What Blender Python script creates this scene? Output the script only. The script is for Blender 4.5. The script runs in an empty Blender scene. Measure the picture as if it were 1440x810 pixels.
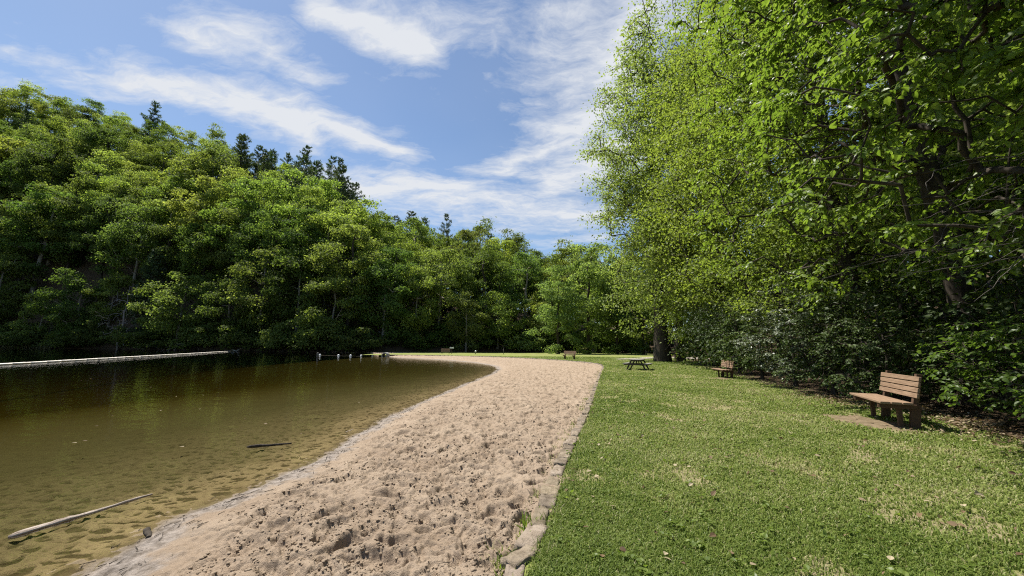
import bpy, math, random
import numpy as np
from mathutils import Matrix, Vector

rng = np.random.default_rng(11)
random.seed(11)
SC = bpy.context.scene
COL = SC.collection
WATER_Z = -0.15
CAM = np.array([0.0, 0.0, 1.6])
FPX = 545.0
PITCH = math.atan(82 / FPX)
ROLL = math.radians(0.6)

# ------------------------------------------------------------------ camera geometry
Fv = np.array([0, math.cos(PITCH), math.sin(PITCH)])
R0 = np.array([1.0, 0, 0]); U0 = np.array([0, -math.sin(PITCH), math.cos(PITCH)])
Rv = math.cos(ROLL) * R0 + math.sin(ROLL) * U0
Uv = -math.sin(ROLL) * R0 + math.cos(ROLL) * U0

def ray(px, py):
    d = Fv + (px - 720) / FPX * Rv + (405 - py) / FPX * Uv
    return d

def G(px, py, z=0.0):
    d = ray(px, py)
    t = (z - CAM[2]) / d[2]
    p = CAM + d * t
    return p

def at_depth(px, py, Y):
    d = ray(px, py)
    return CAM + d * (Y / d[1])

# ------------------------------------------------------------------ tags / objects
def tag(o, label=None, cat=None, group=None, kind=None):
    if label: o['label'] = label
    if cat: o['category'] = cat
    if group: o['group'] = group
    if kind: o['kind'] = kind
    return o

def empty(name, loc, rz=0.0, scale=1.0):
    o = bpy.data.objects.new(name, None)
    COL.objects.link(o)
    o.location = loc; o.rotation_euler = (0, 0, rz)
    o.scale = (scale,) * 3 if not hasattr(scale, '__len__') else scale
    o.empty_display_size = 0.2
    return o

def mesh_np(name, verts, faces, attrs=None, smooth=False):
    """faces: list of (m,k) int arrays (k may differ between arrays)."""
    if isinstance(faces, np.ndarray): faces = [faces]
    me = bpy.data.meshes.new(name)
    nv = len(verts)
    me.vertices.add(nv)
    me.vertices.foreach_set('co', np.asarray(verts, np.float32).ravel())
    flat = np.concatenate([f.ravel() for f in faces]).astype(np.int32)
    sizes = np.concatenate([np.full(len(f), f.shape[1], np.int32) for f in faces])
    starts = np.concatenate([[0], np.cumsum(sizes)[:-1]]).astype(np.int32)
    me.loops.add(len(flat)); me.loops.foreach_set('vertex_index', flat)
    me.polygons.add(len(sizes)); me.polygons.foreach_set('loop_start', starts)
    try: me.polygons.foreach_set('loop_total', sizes)
    except Exception: pass
    me.polygons.foreach_set('use_smooth', np.full(len(sizes), smooth, bool))
    if attrs:
        for k, v in attrs.items():
            a = me.attributes.new(k, 'FLOAT', 'POINT')
            a.data.foreach_set('value', np.asarray(v, np.float32).ravel())
    me.update(calc_edges=True)
    return me

def obj(name, me, mat=None, parent=None, loc=(0, 0, 0)):
    o = bpy.data.objects.new(name, me)
    COL.objects.link(o)
    o.location = loc
    if mat is not None and len(me.materials) == 0: me.materials.append(mat)
    if parent is not None: o.parent = parent
    return o

# ------------------------------------------------------------------ noise
_T = np.random.default_rng(5).random((8, 256, 256)).astype(np.float32)
def vnoise(x, y, s=0):
    xi = np.floor(x).astype(np.int64); yi = np.floor(y).astype(np.int64)
    fx = x - xi; fy = y - yi
    fx = fx * fx * (3 - 2 * fx); fy = fy * fy * (3 - 2 * fy)
    t = _T[s % 8]
    a = t[xi & 255, yi & 255]; b = t[(xi + 1) & 255, yi & 255]
    c = t[xi & 255, (yi + 1) & 255]; d = t[(xi + 1) & 255, (yi + 1) & 255]
    return (a * (1 - fx) + b * fx) * (1 - fy) + (c * (1 - fx) + d * fx) * fy

def fbm(x, y, oct=4, s=0):
    r = 0; amp = 0.5; f = 1.0
    for i in range(oct):
        r = r + amp * vnoise(x * f + 17.3 * i, y * f - 9.1 * i, s + i); amp *= 0.5; f *= 2.03
    return r

def smooth(x, a, b):
    t = np.clip((x - a) / (b - a), 0, 1)
    return t * t * (3 - 2 * t)

def seg_dist(x, y, P):
    best = np.full(x.shape, 1e9)
    for (ax, ay), (bx, by) in zip(P[:-1], P[1:]):
        dx, dy = bx - ax, by - ay
        t = np.clip(((x - ax) * dx + (y - ay) * dy) / max(dx * dx + dy * dy, 1e-9), 0, 1)
        best = np.minimum(best, np.hypot(x - ax - t * dx, y - ay - t * dy))
    return best

def inside(x, y, P):
    r = np.zeros(x.shape, bool)
    n = len(P)
    for i in range(n):
        ax, ay = P[i]; bx, by = P[(i + 1) % n]
        if ay == by: continue
        c = (ay > y) != (by > y)
        r ^= c & (x < (bx - ax) * (y - ay) / (by - ay) + ax)
    return r

def densify(P, step=0.6, rough=0.0, seed=3):
    out = []
    r = np.random.default_rng(seed)
    for a, b in zip(P[:-1], P[1:]):
        a = np.array(a); b = np.array(b)
        n = max(1, int(np.linalg.norm(b - a) / step))
        for i in range(n): out.append(a + (b - a) * i / n)
    out.append(np.array(P[-1]))
    return np.array(out)

def catmull(P, n=8):
    P = [np.array(p, float) for p in P]
    P = [2 * P[0] - P[1]] + P + [2 * P[-1] - P[-2]]
    out = []
    for i in range(1, len(P) - 2):
        for k in range(n):
            t = k / n
            p0, p1, p2, p3 = P[i - 1:i + 3]
            out.append(0.5 * ((2 * p1) + (-p0 + p2) * t + (2 * p0 - 5 * p1 + 4 * p2 - p3) * t * t + (-p0 + 3 * p1 - 3 * p2 + p3) * t ** 3))
    out.append(P[-2])
    return np.array(out)

# ------------------------------------------------------------------ materials
def new_mat(name):
    m = bpy.data.materials.new(name); m.use_nodes = True
    nt = m.node_tree; nt.nodes.clear()
    return m, nt

class N:
    """tiny node-building helper"""
    def __init__(s, nt): s.nt = nt
    def __call__(s, t, **kw):
        n = s.nt.nodes.new(t)
        for k, v in kw.items():
            if k.startswith('i_'):
                key = k[2:]; key = int(key) if key.isdigit() else key.replace('_', ' ')
                n.inputs[key].default_value = v
            else: setattr(n, k, v)
        return n
    def link(s, a, b): s.nt.links.new(a, b)
    def math(s, op, a, b=None, c=None, clamp=False):
        n = s.nt.nodes.new('ShaderNodeMath'); n.operation = op; n.use_clamp = clamp
        for i, v in enumerate((a, b, c)):
            if v is None: continue
            if isinstance(v, (int, float)): n.inputs[i].default_value = v
            else: s.link(v, n.inputs[i])
        return n.outputs[0]
    def vmath(s, op, a, b=None):
        n = s.nt.nodes.new('ShaderNodeVectorMath'); n.operation = op
        for i, v in enumerate((a, b)):
            if v is None: continue
            if isinstance(v, tuple): n.inputs[i].default_value = v
            elif isinstance(v, (int, float)): n.inputs['Scale'].default_value = v
            else: s.link(v, n.inputs['Scale'] if (op == 'SCALE' and i == 1) else n.inputs[i])
        return n.outputs['Value'] if op in ('LENGTH', 'DISTANCE', 'DOT_PRODUCT') else n.outputs[0]
    def mix(s, f, a, b, typ='MIX'):
        n = s.nt.nodes.new('ShaderNodeMix'); n.data_type = 'RGBA'; n.blend_type = typ
        for i, v in ((0, f), (6, a), (7, b)):
            if isinstance(v, (int, float)): n.inputs[i].default_value = v
            elif isinstance(v, tuple): n.inputs[i].default_value = (*v, 1) if len(v) == 3 else v
            else: s.link(v, n.inputs[i])
        return n.outputs[2]
    def ramp(s, f, stops):
        n = s.nt.nodes.new('ShaderNodeValToRGB')
        while len(n.color_ramp.elements) < len(stops): n.color_ramp.elements.new(0.5)
        for e, (p, c) in zip(n.color_ramp.elements, stops):
            e.position = p; e.color = (*c, 1) if len(c) == 3 else c
        s.link(f, n.inputs[0])
        return n.outputs[0]
    def noise(s, vec, scale, detail=3, rough=0.55, dist=0.0):
        n = s.nt.nodes.new('ShaderNodeTexNoise')
        n.inputs['Scale'].default_value = scale; n.inputs['Detail'].default_value = detail
        n.inputs['Roughness'].default_value = rough; n.inputs['Distortion'].default_value = dist
        if vec is not None: s.link(vec, n.inputs['Vector'])
        return n.outputs[0]
    def attr(s, name):
        n = s.nt.nodes.new('ShaderNodeAttribute'); n.attribute_name = name
        return n.outputs['Fac']
    def bump(s, h, strength, dist):
        n = s.nt.nodes.new('ShaderNodeBump'); n.inputs['Strength'].default_value = strength
        n.inputs['Distance'].default_value = dist
        s.link(h, n.inputs['Height'])
        return n.outputs[0]
    def out(s, sh, vol=None):
        o = s.nt.nodes.new('ShaderNodeOutputMaterial')
        if sh is not None: s.link(sh, o.inputs[0])
        if vol is not None: s.link(vol, o.inputs[1])
    def principled(s, col, rough=0.7, spec=0.3, normal=None):
        n = s.nt.nodes.new('ShaderNodeBsdfPrincipled')
        if isinstance(col, tuple): n.inputs['Base Color'].default_value = (*col, 1)
        else: s.link(col, n.inputs['Base Color'])
        if isinstance(rough, (int, float)): n.inputs['Roughness'].default_value = rough
        else: s.link(rough, n.inputs['Roughness'])
        n.inputs['Specular IOR Level'].default_value = spec
        if normal is not None: s.link(normal, n.inputs['Normal'])
        return n.outputs[0]

def leaf_mat(name, dark, mid, light, trans=0.4, rough=0.5, spec=0.3, use_objcol=True):
    m, nt = new_mat(name); n = N(nt)
    c = n.ramp(n.attr('tone'), [(0.0, dark), (0.5, mid), (1.0, light)])
    if use_objcol:
        oi = n('ShaderNodeObjectInfo')
        c = n.mix(1.0, c, oi.outputs['Color'], 'MULTIPLY')
    p = n.principled(c, rough, spec)
    t = n('ShaderNodeBsdfTranslucent')
    tc = n.mix(1.0, c, (1.2, 1.25, 0.65), 'MULTIPLY')
    n.link(tc, t.inputs[0])
    mx = n('ShaderNodeMixShader'); mx.inputs[0].default_value = trans
    n.link(p, mx.inputs[1]); n.link(t.outputs[0], mx.inputs[2])
    n.out(mx.outputs[0])
    return m

def bark_mat(name, a, b, scale=6.0):
    m, nt = new_mat(name); n = N(nt)
    tc = n('ShaderNodeTexCoord'); mp = n('ShaderNodeMapping'); mp.inputs['Scale'].default_value = (1, 1, 0.25)
    n.link(tc.outputs['Object'], mp.inputs[0])
    v = n.noise(mp.outputs[0], scale, 5, 0.65)
    c = n.ramp(v, [(0.3, a), (0.7, b)])
    n.out(n.principled(c, 0.9, 0.1, n.bump(v, 0.8, 0.04)))
    return m

M = {}
M['leaf_far'] = leaf_mat('leaf_far', (0.105, 0.140, 0.034), (0.195, 0.25, 0.066), (0.285, 0.34, 0.115), 0.58, 0.65, 0.14)
M['leaf_mid'] = leaf_mat('leaf_mid', (0.095, 0.135, 0.028), (0.175, 0.225, 0.052), (0.27, 0.32, 0.100), 0.56, 0.5, 0.25)
M['leaf_near'] = leaf_mat('leaf_near', (0.090, 0.140, 0.024), (0.155, 0.215, 0.040), (0.235, 0.295, 0.070), 0.56, 0.42, 0.35)
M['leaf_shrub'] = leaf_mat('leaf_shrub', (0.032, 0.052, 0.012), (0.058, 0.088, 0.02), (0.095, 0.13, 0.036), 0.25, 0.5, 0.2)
M['leaf_silver'] = leaf_mat('leaf_silver', (0.05, 0.075, 0.03), (0.11, 0.14, 0.075), (0.24, 0.27, 0.19), 0.25, 0.38, 0.45)
M['needle'] = leaf_mat('needle', (0.04, 0.065, 0.030), (0.075, 0.11, 0.048), (0.115, 0.155, 0.065), 0.3, 0.55, 0.2)
M['bark'] = bark_mat('bark', (0.022, 0.018, 0.014), (0.085, 0.07, 0.055))
M['bark_pale'] = bark_mat('bark_pale', (0.13, 0.11, 0.085), (0.33, 0.30, 0.25), 3.0)
M['bark_dead'] = bark_mat('bark_dead', (0.16, 0.14, 0.13), (0.34, 0.31, 0.29), 8.0)

# ------------------------------------------------------------------ tubes
def tube(path, radii, sides=8, cap=True):
    path = np.asarray(path, float); n = len(path)
    V = []; Fq = []
    t = np.gradient(path, axis=0); t /= np.linalg.norm(t, axis=1)[:, None] + 1e-9
    ref = np.array([0.3, 0.9, 0.1]) if abs(t[0][2]) > 0.7 else np.array([0, 0, 1.0])
    u = np.cross(t[0], ref); u /= np.linalg.norm(u)
    ang = np.arange(sides) / sides * 2 * math.pi
    for i in range(n):
        u = u - t[i] * np.dot(u, t[i]); u /= np.linalg.norm(u) + 1e-9
        w = np.cross(t[i], u)
        V.append(path[i] + radii[i] * (np.cos(ang)[:, None] * u + np.sin(ang)[:, None] * w))
    V = np.concatenate(V)
    for i in range(n - 1):
        a = i * sides + np.arange(sides); b = i * sides + (np.arange(sides) + 1) % sides
        Fq.append(np.stack([a, b, b + sides, a + sides], 1))
    faces = [np.concatenate(Fq)]
    if cap:
        c0 = len(V); V = np.concatenate([V, path[:1], path[-1:]])
        a = np.arange(sides); b = (a + 1) % sides
        faces.append(np.concatenate([np.stack([np.full(sides, c0), b, a], 1), np.stack([np.full(sides, c0 + 1), (n - 1) * sides + a, (n - 1) * sides + b], 1)]))
    return V, faces

class Geo:
    def __init__(s): s.V = []; s.F = {}; s.n = 0; s.A = []
    def add(s, V, faces, tone=0.5):
        if isinstance(faces, np.ndarray): faces = [faces]
        for f in faces: s.F.setdefault(f.shape[1], []).append(f + s.n)
        s.V.append(V); s.n += len(V)
        s.A.append(np.full(len(V), tone) if np.isscalar(tone) else tone)
    def mesh(s, name, smooth=False, tone=True):
        return mesh_np(name, np.concatenate(s.V), [np.concatenate(v) for v in s.F.values()], {'tone': np.concatenate(s.A)} if tone else None, smooth)

def frustums(P, Q, r0, r1, sides=5):
    """many separate tapered segments P->Q, vectorised"""
    d = Q - P; L = np.linalg.norm(d, axis=1)[:, None] + 1e-9; d = d / L
    ref = np.where(np.abs(d[:, 2:3]) > 0.8, np.array([[1.0, 0, 0]]), np.array([[0, 0, 1.0]]))
    u = np.cross(d, ref); u /= np.linalg.norm(u, axis=1)[:, None] + 1e-9
    w = np.cross(d, u)
    ang = np.arange(sides) / sides * 2 * math.pi
    ring = np.cos(ang)[None, :, None] * u[:, None] + np.sin(ang)[None, :, None] * w[:, None]
    A = P[:, None] + ring * r0[:, None, None]; B = Q[:, None] + ring * r1[:, None, None]
    V = np.concatenate([A, B], 1).reshape(-1, 3)
    base = np.arange(len(P))[:, None] * (2 * sides); a = np.arange(sides); b = (a + 1) % sides
    F = np.stack([base + a, base + b, base + b + sides, base + a + sides], 2).reshape(-1, 4)
    return V, F

def unit(v): return v / (np.linalg.norm(v, axis=-1, keepdims=True) + 1e-9)

def leaf_cards(C, D, Nn, L, W, tone, near=False, droop=0.25):
    """C centres(base), D direction, Nn normal, L length, W half width"""
    D = unit(D); S = unit(np.cross(Nn, D)); Nn = np.cross(D, S)
    L = L[:, None]; W = W[:, None]
    n = len(C)
    if near:
        prof = ((0.0, 0.0), (0.12, 0.62), (0.34, 1.0), (0.62, 0.78), (0.84, 0.36), (1.0, 0.0))
        mids = [C + D * L * t_ - Nn * L * droop * t_ * t_ for t_, _w in prof]
        rows_ = [mids[0], mids[2], mids[3], mids[5]]
        Ls = [mids[k_] + S * W * prof[k_][1] + Nn * W * 0.28 * prof[k_][1] for k_ in (1, 2, 3, 4)]
        Rs = [mids[k_] - S * W * prof[k_][1] + Nn * W * 0.28 * prof[k_][1] for k_ in (1, 2, 3, 4)]
        V = np.stack(rows_ + Ls + Rs, 1).reshape(-1, 3)
        b = np.arange(n)[:, None] * 12
        F = np.concatenate([b + np.array([[0, 1, 5, 4]]), b + np.array([[1, 2, 6, 5]]), b + np.array([[2, 3, 7, 6]]), b + np.array([[0, 8, 9, 1]]), b + np.array([[1, 9, 10, 2]]), b + np.array([[2, 10, 11, 3]])])
        return V, F, np.repeat(tone, 12)
    base = C; tip = C + D * L - Nn * L * droop
    l = C + D * L * 0.45 + S * W; r = C + D * L * 0.45 - S * W
    V = np.stack([base, r, tip, l], 1).reshape(-1, 3)
    F = np.arange(n)[:, None] * 4 + np.array([[0, 1, 2, 3]])
    return V, F, np.repeat(tone, 4)

# ------------------------------------------------------------------ tree skeleton
def grow(trunk, clusters, r_, up_pen=0.7, sub=3, wob=0.08, sag=0.0):
    """connects cluster points to the nearest part of the tree; returns nodes, parents, tip index of each cluster"""
    nodes = [p for p in trunk]; par = [-1] + list(range(len(trunk) - 1))
    axis = np.asarray(trunk)
    d0 = np.min(np.linalg.norm(clusters[:, None] - axis[None], axis=2), axis=1)
    tips = np.zeros(len(clusters), int)
    arr = np.zeros((len(trunk) + len(clusters) * sub + 4, 3)); arr[:len(trunk)] = axis; n = len(trunk)
    for ci in np.argsort(d0):
        c = clusters[ci]
        v = c - arr[:n]; dist = np.linalg.norm(v, axis=1)
        cost = dist + up_pen * np.maximum(0, -(v[:, 2])) + 0.02 * dist ** 2
        k = int(np.argmin(cost)); p = arr[k]
        prev = k; dd = np.linalg.norm(c - p)
        for j in range(1, sub + 1):
            t = j / sub
            q = p + (c - p) * t + (r_.normal(0, wob * dd, 3) if j < sub else 0)
            q[2] += math.sin(t * math.pi) * 0.12 * dd - sag * dd * t * t * 0
            arr[n] = q; par.append(prev); prev = n; n += 1
        tips[ci] = prev
    return arr[:n], np.array(par), tips

def radii_of(par, ntrunk, rb, power=0.5, rmin=0.01):
    n = len(par); w = np.zeros(n); kids = np.zeros(n)
    for i in range(n - 1, 0, -1):
        if w[i] == 0: w[i] = 1
        w[par[i]] += w[i]
    r = rb * (w / max(w[0], 1)) ** power
    return np.maximum(r, rmin)

def skeleton_geo(nodes, par, r, ntrunk, sides=5, flare=1.5, rcap=None):
    g = Geo()
    tp = nodes[:ntrunk].copy(); tr = r[:ntrunk].copy()
    tr[0] *= flare
    base = tp[0].copy(); base[2] -= 0.8
    V, F = tube(np.concatenate([[base], tp]), np.concatenate([[tr[0] * 1.15], tr]), 10)
    g.add(V, F)
    i = np.arange(ntrunk, len(nodes))
    rp = np.minimum(r[par[i]], r[i] * 1.5)
    V, F = frustums(nodes[par[i]], nodes[i], rp, r[i], sides)
    g.add(V, F)
    return g

def ellipsoid_pts(n, c, rad, r_, shell=0.45, low=-1.0, lump=0.18, seed=1):
    out = []
    while len(out) < n:
        d = unit(r_.normal(size=(n, 3)))
        d = d[d[:, 2] > low]
        th = np.arctan2(d[:, 1], d[:, 0]); ph = d[:, 2]
        k = 1 + lump * (np.sin(3 * th + 5 * ph + seed) + np.sin(5 * th - 4 * ph + seed * 2.3)) * 0.7
        rr = (shell + (1 - shell) * r_.random(len(d)) ** 0.6) * k
        out.extend(c + d * rr[:, None] * rad)
    return np.array(out[:n])

def sprays(tipsP, outdir, r_, rad, per, leaf, flat=0.4, upn=1.0, rndn=0.7, lw=0.32, droop=0.2):
    """leaf clumps in flattened sprays round each tip"""
    n = len(tipsP) * per
    idx = np.repeat(np.arange(len(tipsP)), per)
    o = r_.normal(0, 0.55, (n, 3)); o[:, 2] *= flat
    hl = np.hypot(o[:, 0], o[:, 1])
    o[:, 2] -= 0.22 * hl ** 2
    R = rad[idx] if hasattr(rad, '__len__') else rad
    C = tipsP[idx] + o * (R[:, None] if hasattr(R, '__len__') else R)
    D = o + r_.normal(0, 0.6, (n, 3)); D[:, 2] -= 0.15
    Nn = np.array([0, 0, upn]) + outdir[idx] * 0.5 + r_.normal(0, rndn, (n, 3))
    L = leaf * r_.uniform(0.6, 1.35, n)
    cl = r_.normal(0, 0.13, len(tipsP))[idx]
    tone = np.clip(0.5 + cl + r_.normal(0, 0.17, n), 0, 1)
    return leaf_cards(C, D, Nn, L, L * lw * r_.uniform(0.8, 1.2, n), tone, False, droop)

def lobes(T, cc, rad, r_, R, per, leaf):
    n = len(T) * per; idx = np.repeat(np.arange(len(T)), per)
    d = unit(r_.normal(size=(n, 3)) + unit((T - cc) / rad)[idx] * 0.55 + np.array([0, 0, 0.35]))
    Rl = R[idx] * (0.72 + 0.3 * r_.random(n)) * np.where(r_.random(n) < 0.42, r_.uniform(0.5, 1.6, n), 1.0)
    Rl *= 1 + 0.25 * np.sin(4 * np.arctan2(d[:, 1], d[:, 0]) + idx * 1.7) * np.sin(5 * d[:, 2] + idx)
    C = T[idx] + d * Rl[:, None] * np.array([1, 1, 0.5])
    Nn = d * 0.75 + np.array([0, 0, 0.45]) + r_.normal(0, 0.55, (n, 3))
    D = np.cross(Nn, r_.normal(size=(n, 3))) + np.array([0, 0, -0.15])
    L = leaf * r_.uniform(0.6, 1.4, n)
    tone = np.clip(0.5 + r_.normal(0, 0.12, len(T))[idx] + r_.normal(0, 0.17, n), 0, 1)
    return leaf_cards(C, D, Nn, L, L * 0.34, tone, False, 0.15)

def deciduous(seed, H, cc, rad, ncl, per, leaf, spray, rb, lean=(0, 0), low=-1.0, shell=0.4, twigs=False, sides=5, wood='bark', ntr=8, trunk_top=0.78, lobe=None, zmin=0.5):
    r_ = np.random.default_rng(seed)
    cc = np.array(cc, float); rad = np.array(rad, float)
    top = np.array([cc[0] * 0.9, cc[1] * 0.9, H * trunk_top])
    ts = np.linspace(0, 1, ntr)
    trunk = np.stack([top[0] * ts ** 1.5, top[1] * ts ** 1.5, top[2] * ts], 1)
    trunk[1:, :2] += r_.normal(0, 0.012 * H, (ntr - 1, 2)) * ts[1:, None]
    cl = ellipsoid_pts(ncl, cc, rad, r_, shell, low, 0.2, seed)
    cl = cl[cl[:, 2] > zmin]
    nodes, par, tips = grow(trunk, cl, r_)
    r = radii_of(par, ntr, rb, 0.5, max(0.006, rb * 0.02))
    wood_g = skeleton_geo(nodes, par, r, ntr, sides)
    T = nodes[tips]
    outd = unit((T - cc) / rad)
    lg = Geo()
    if lobe:
        V, F, t = lobes(T, cc, rad, r_, lobe * r_.uniform(0.7, 1.25, len(T)), per, leaf)
        lg.add(V, F, t)
    elif not twigs:
        V, F, t = sprays(T, outd, r_, spray * r_.uniform(0.7, 1.3, len(T)), per, leaf)
        lg.add(V, F, t)
    else:
        ntw = twigs
        idx = np.repeat(np.arange(len(T)), ntw); n = len(idx)
        d = outd[idx] * np.array([0.8, 0.8, 0.25]) + r_.normal(0, 0.65, (n, 3)) * np.array([1, 1, 0.35])
        d[:, 2] -= 0.12
        d = unit(d); L = spray * r_.uniform(0.5, 1.25, n)
        # twig in two bends
        mid = T[idx] + d * (L * 0.5)[:, None]; end = mid + unit(d + np.array([0, 0, -0.35])) * (L * 0.5)[:, None]
        rt = np.full(n, 0.004)
        V, F = frustums(T[idx], mid, rt * 1.4, rt, 3); wood_g.add(V, F)
        V, F = frustums(mid, end, rt, rt * 0.5, 3); wood_g.add(V, F)
        k = per
        ii = np.repeat(np.arange(n), k); m = len(ii)
        s = (np.tile(np.arange(k), n) + r_.uniform(0.2, 0.9, m)) / k * 1.0
        P = np.where((s < 0.5)[:, None], T[idx][ii] + (mid - T[idx])[ii] * (s * 2)[:, None], mid[ii] + (end - mid)[ii] * (s * 2 - 1)[:, None])
        side = np.where(np.tile(np.arange(k), n) % 2 == 0, 1.0, -1.0)
        perp = unit(np.cross(d[ii], np.array([0, 0, 1.0])))
        D = d[ii] * 0.55 + perp * side[:, None] * 0.9 + r_.normal(0, 0.3, (m, 3)); D[:, 2] -= 0.3
        Nn = np.array([0, 0, 1.0]) + outd[idx][ii] * 0.45 + r_.normal(0, 0.38, (m, 3))
        Lf = leaf * r_.uniform(0.55, 1.3, m)
        tw = r_.normal(0, 0.1, n)[ii]
        tone = np.clip(0.5 + tw + r_.normal(0, 0.16, m), 0, 1)
        V, F, t = leaf_cards(P, D, Nn, Lf, Lf * 0.34, tone, True, 0.22)
        lg.add(V, F, t)
    return wood_g.mesh('trunk', True, False), lg.mesh('crown')

def conifer(seed, H, R, start=0.25, dens=1.0, whorl=0.9, irregular=0.35, droop=-0.1):
    r_ = np.random.default_rng(seed)
    g = Geo(); l = Geo()
    tp = np.array([[r_.normal(0, 0.04) * t * H * 0.1, r_.normal(0, 0.04) * t * H * 0.1, t * H] for t in np.linspace(0, 1, 9)])
    tp[0, 2] = -0.8
    V, F = tube(tp, np.linspace(0.013 * H, 0.02, 9), 7); g.add(V, F)
    z = H * start
    C = []; D = []; B0 = []; B1 = []; Rr = []
    while z < H * 0.985:
        t = (z / H - start) / (1 - start)
        prof = R * (1 - t) ** 0.75 * (0.55 + 0.45 * min(1, t * 5))
        nb = r_.integers(4, 7); a0 = r_.uniform(0, 6.28)
        for b in range(nb):
            if r_.random() < 0.12: continue
            L = prof * r_.uniform(1 - irregular, 1 + irregular) + 0.35
            a = a0 + b * 6.28 / nb + r_.normal(0, 0.25)
            el = droop + 0.55 * t + r_.normal(0, 0.1)
            d = np.array([math.cos(a) * math.cos(el), math.sin(a) * math.cos(el), math.sin(el)])
            p0 = np.array([0, 0, z]); p1 = p0 + d * L; p1[2] += 0.1 * L
            B0.append(p0); B1.append(p1); Rr.append(0.03 + 0.012 * L)
            m = int((8 + 20 * L) * dens)
            s = r_.uniform(0.2, 1.05, m)
            P = p0 + (p1 - p0) * s[:, None] + r_.normal(0, 1, (m, 3)) * np.array([0.22, 0.22, 0.09]) * (0.35 + 0.28 * L)
            C.append(P); D.append(d + r_.normal(0, 0.6, (m, 3)) + np.array([0, 0, 0.3]))
        z += whorl * r_.uniform(0.7, 1.3)
    C = np.concatenate(C); D = np.concatenate(D); n = len(C)
    V, F = frustums(np.array(B0), np.array(B1), np.array(Rr), np.array(Rr) * 0.3, 4); g.add(V, F)
    L = r_.uniform(0.45, 0.95, n)
    V, F, t = leaf_cards(C, D, np.array([0, 0, 1.0]) + r_.normal(0, 0.7, (n, 3)), L, L * 0.15, np.clip(0.45 + r_.normal(0, 0.22, n), 0, 1), False, 0.0)
    l.add(V, F, t)
    return g.mesh('trunk', True, False), l.mesh('crown')

def plant(name, loc, meshes, mats, label, cat, group=None, rz=0.0, scale=1.0, color=(1, 1, 1), parts=('trunk', 'crown')):
    e = empty(name, loc, rz, scale)
    tag(e, label, cat, group)
    w = obj(parts[0], meshes[0], mats[0], e)
    c = obj(parts[1], meshes[1], mats[1], e)
    c.color = (*color, 1)
    return e

# ================================================================== SHORE LINES
wl_px = [(-160, 1000), (-20, 880), (110, 810), (190, 765), (260, 725), (350, 690), (430, 655), (500, 612), (560, 580), (620, 553), (672, 533), (697, 521), (693, 515), (660, 509.5), (610, 505.5), (560, 503), (542, 501.5)]
WL = [G(a, b, WATER_Z)[:2] for a, b in wl_px]
WL = [np.array([WL[0][0] - 0.6, -9.0])] + WL
WL = catmull(WL, 6)
TIP = WL[-1]
curb_px = [(735, 810), (745, 785), (770, 720), (785, 675), (800, 640), (815, 607), (828, 578), (839, 545), (846, 524), (849, 517), (842, 512.8), (815, 509.5), (770, 506), (720, 503.3), (670, 501.6), (620, 500.4), (575, 499.8), (545, 499.6)]
CB = [G(a, b, 0.06)[:2] for a, b in curb_px]
CB = [np.array([-1.6, -9.0]), np.array([-0.55, -1.0])] + CB
CURB = catmull(CB, 6)

def shoreY(a):      # depth of the far shore / tree line for tan-azimuth a
    return np.interp(a, [-2.6, -1.32, -0.95, -0.70, -0.51, -0.33, -0.2, 0.0, 0.3, 0.6, 1.0], [108, 104, 98, 92, 86, 84, 90, 96, 97, 95, 90])

far_pts = [(a * float(shoreY(a)), float(shoreY(a))) for a in np.linspace(-2.4, -0.36, 24)]
WATER_POLY = [tuple(p) for p in WL] + [far_pts[-1]] + far_pts[::-1] + [(-250, -9)]

# ================================================================== SAND BEACH + LAKE BED
def polar(r0, r1, nr, t0, t1, nt):
    r = np.exp(np.linspace(math.log(r0), math.log(r1), nr)); t = np.radians(np.linspace(t0, t1, nt))
    Rr, Tt = np.meshgrid(r, t, indexing='ij')
    i = np.arange(nr - 1)[:, None]; j = np.arange(nt - 1)[None]
    a = i * nt + j
    F = np.stack([a, a + nt, a + nt + 1, a + 1], 2).reshape(-1, 4)[:, ::-1]
    return (Rr * np.sin(Tt)).ravel(), (Rr * np.cos(Tt)).ravel(), Rr.ravel(), F

def keep_faces(F, mask):
    F = F[mask[F].any(axis=1)]
    used = np.unique(F); m = np.full(mask.shape, -1); m[used] = np.arange(len(used))
    return used, m[F]

LAWN_POLY = [tuple(p) for p in CURB] + [(TIP[0] - 4.5, TIP[1] + 1.0), (TIP[0] - 3, 84), (-20, 88), (-18, 110), (200, 110), (200, -9)]

def dimples(x, y, cell, seed, rad, ani=1.6):
    h = np.zeros_like(x)
    xi = np.floor(x / cell).astype(np.int64); yi = np.floor(y / cell).astype(np.int64)
    T = _T
    for dx in (-1, 0, 1):
        for dy in (-1, 0, 1):
            a = (xi + dx) & 255; b = (yi + dy) & 255
            cx = (xi + dx + T[seed % 8][a, b]) * cell; cy = (yi + dy + T[(seed + 1) % 8][a, b]) * cell
            th = T[(seed + 2) % 8][a, b] * 6.28; st = 0.3 + 0.7 * T[(seed + 3) % 8][a, b]
            ux = (x - cx) * np.cos(th) + (y - cy) * np.sin(th); uy = -(x - cx) * np.sin(th) + (y - cy) * np.cos(th)
            d = np.sqrt((ux / ani) ** 2 + uy ** 2) / rad
            h += st * (-np.clip(1 - d ** 2, 0, 1) ** 1.0 + 0.55 * np.exp(-((d - 1.25) / 0.28) ** 2))
    return h

def water_sd(x, y):
    d = seg_dist(x, y, [tuple(p) for p in WL])
    return np.where(inside(x, y, WATER_POLY), -d, d)

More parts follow.
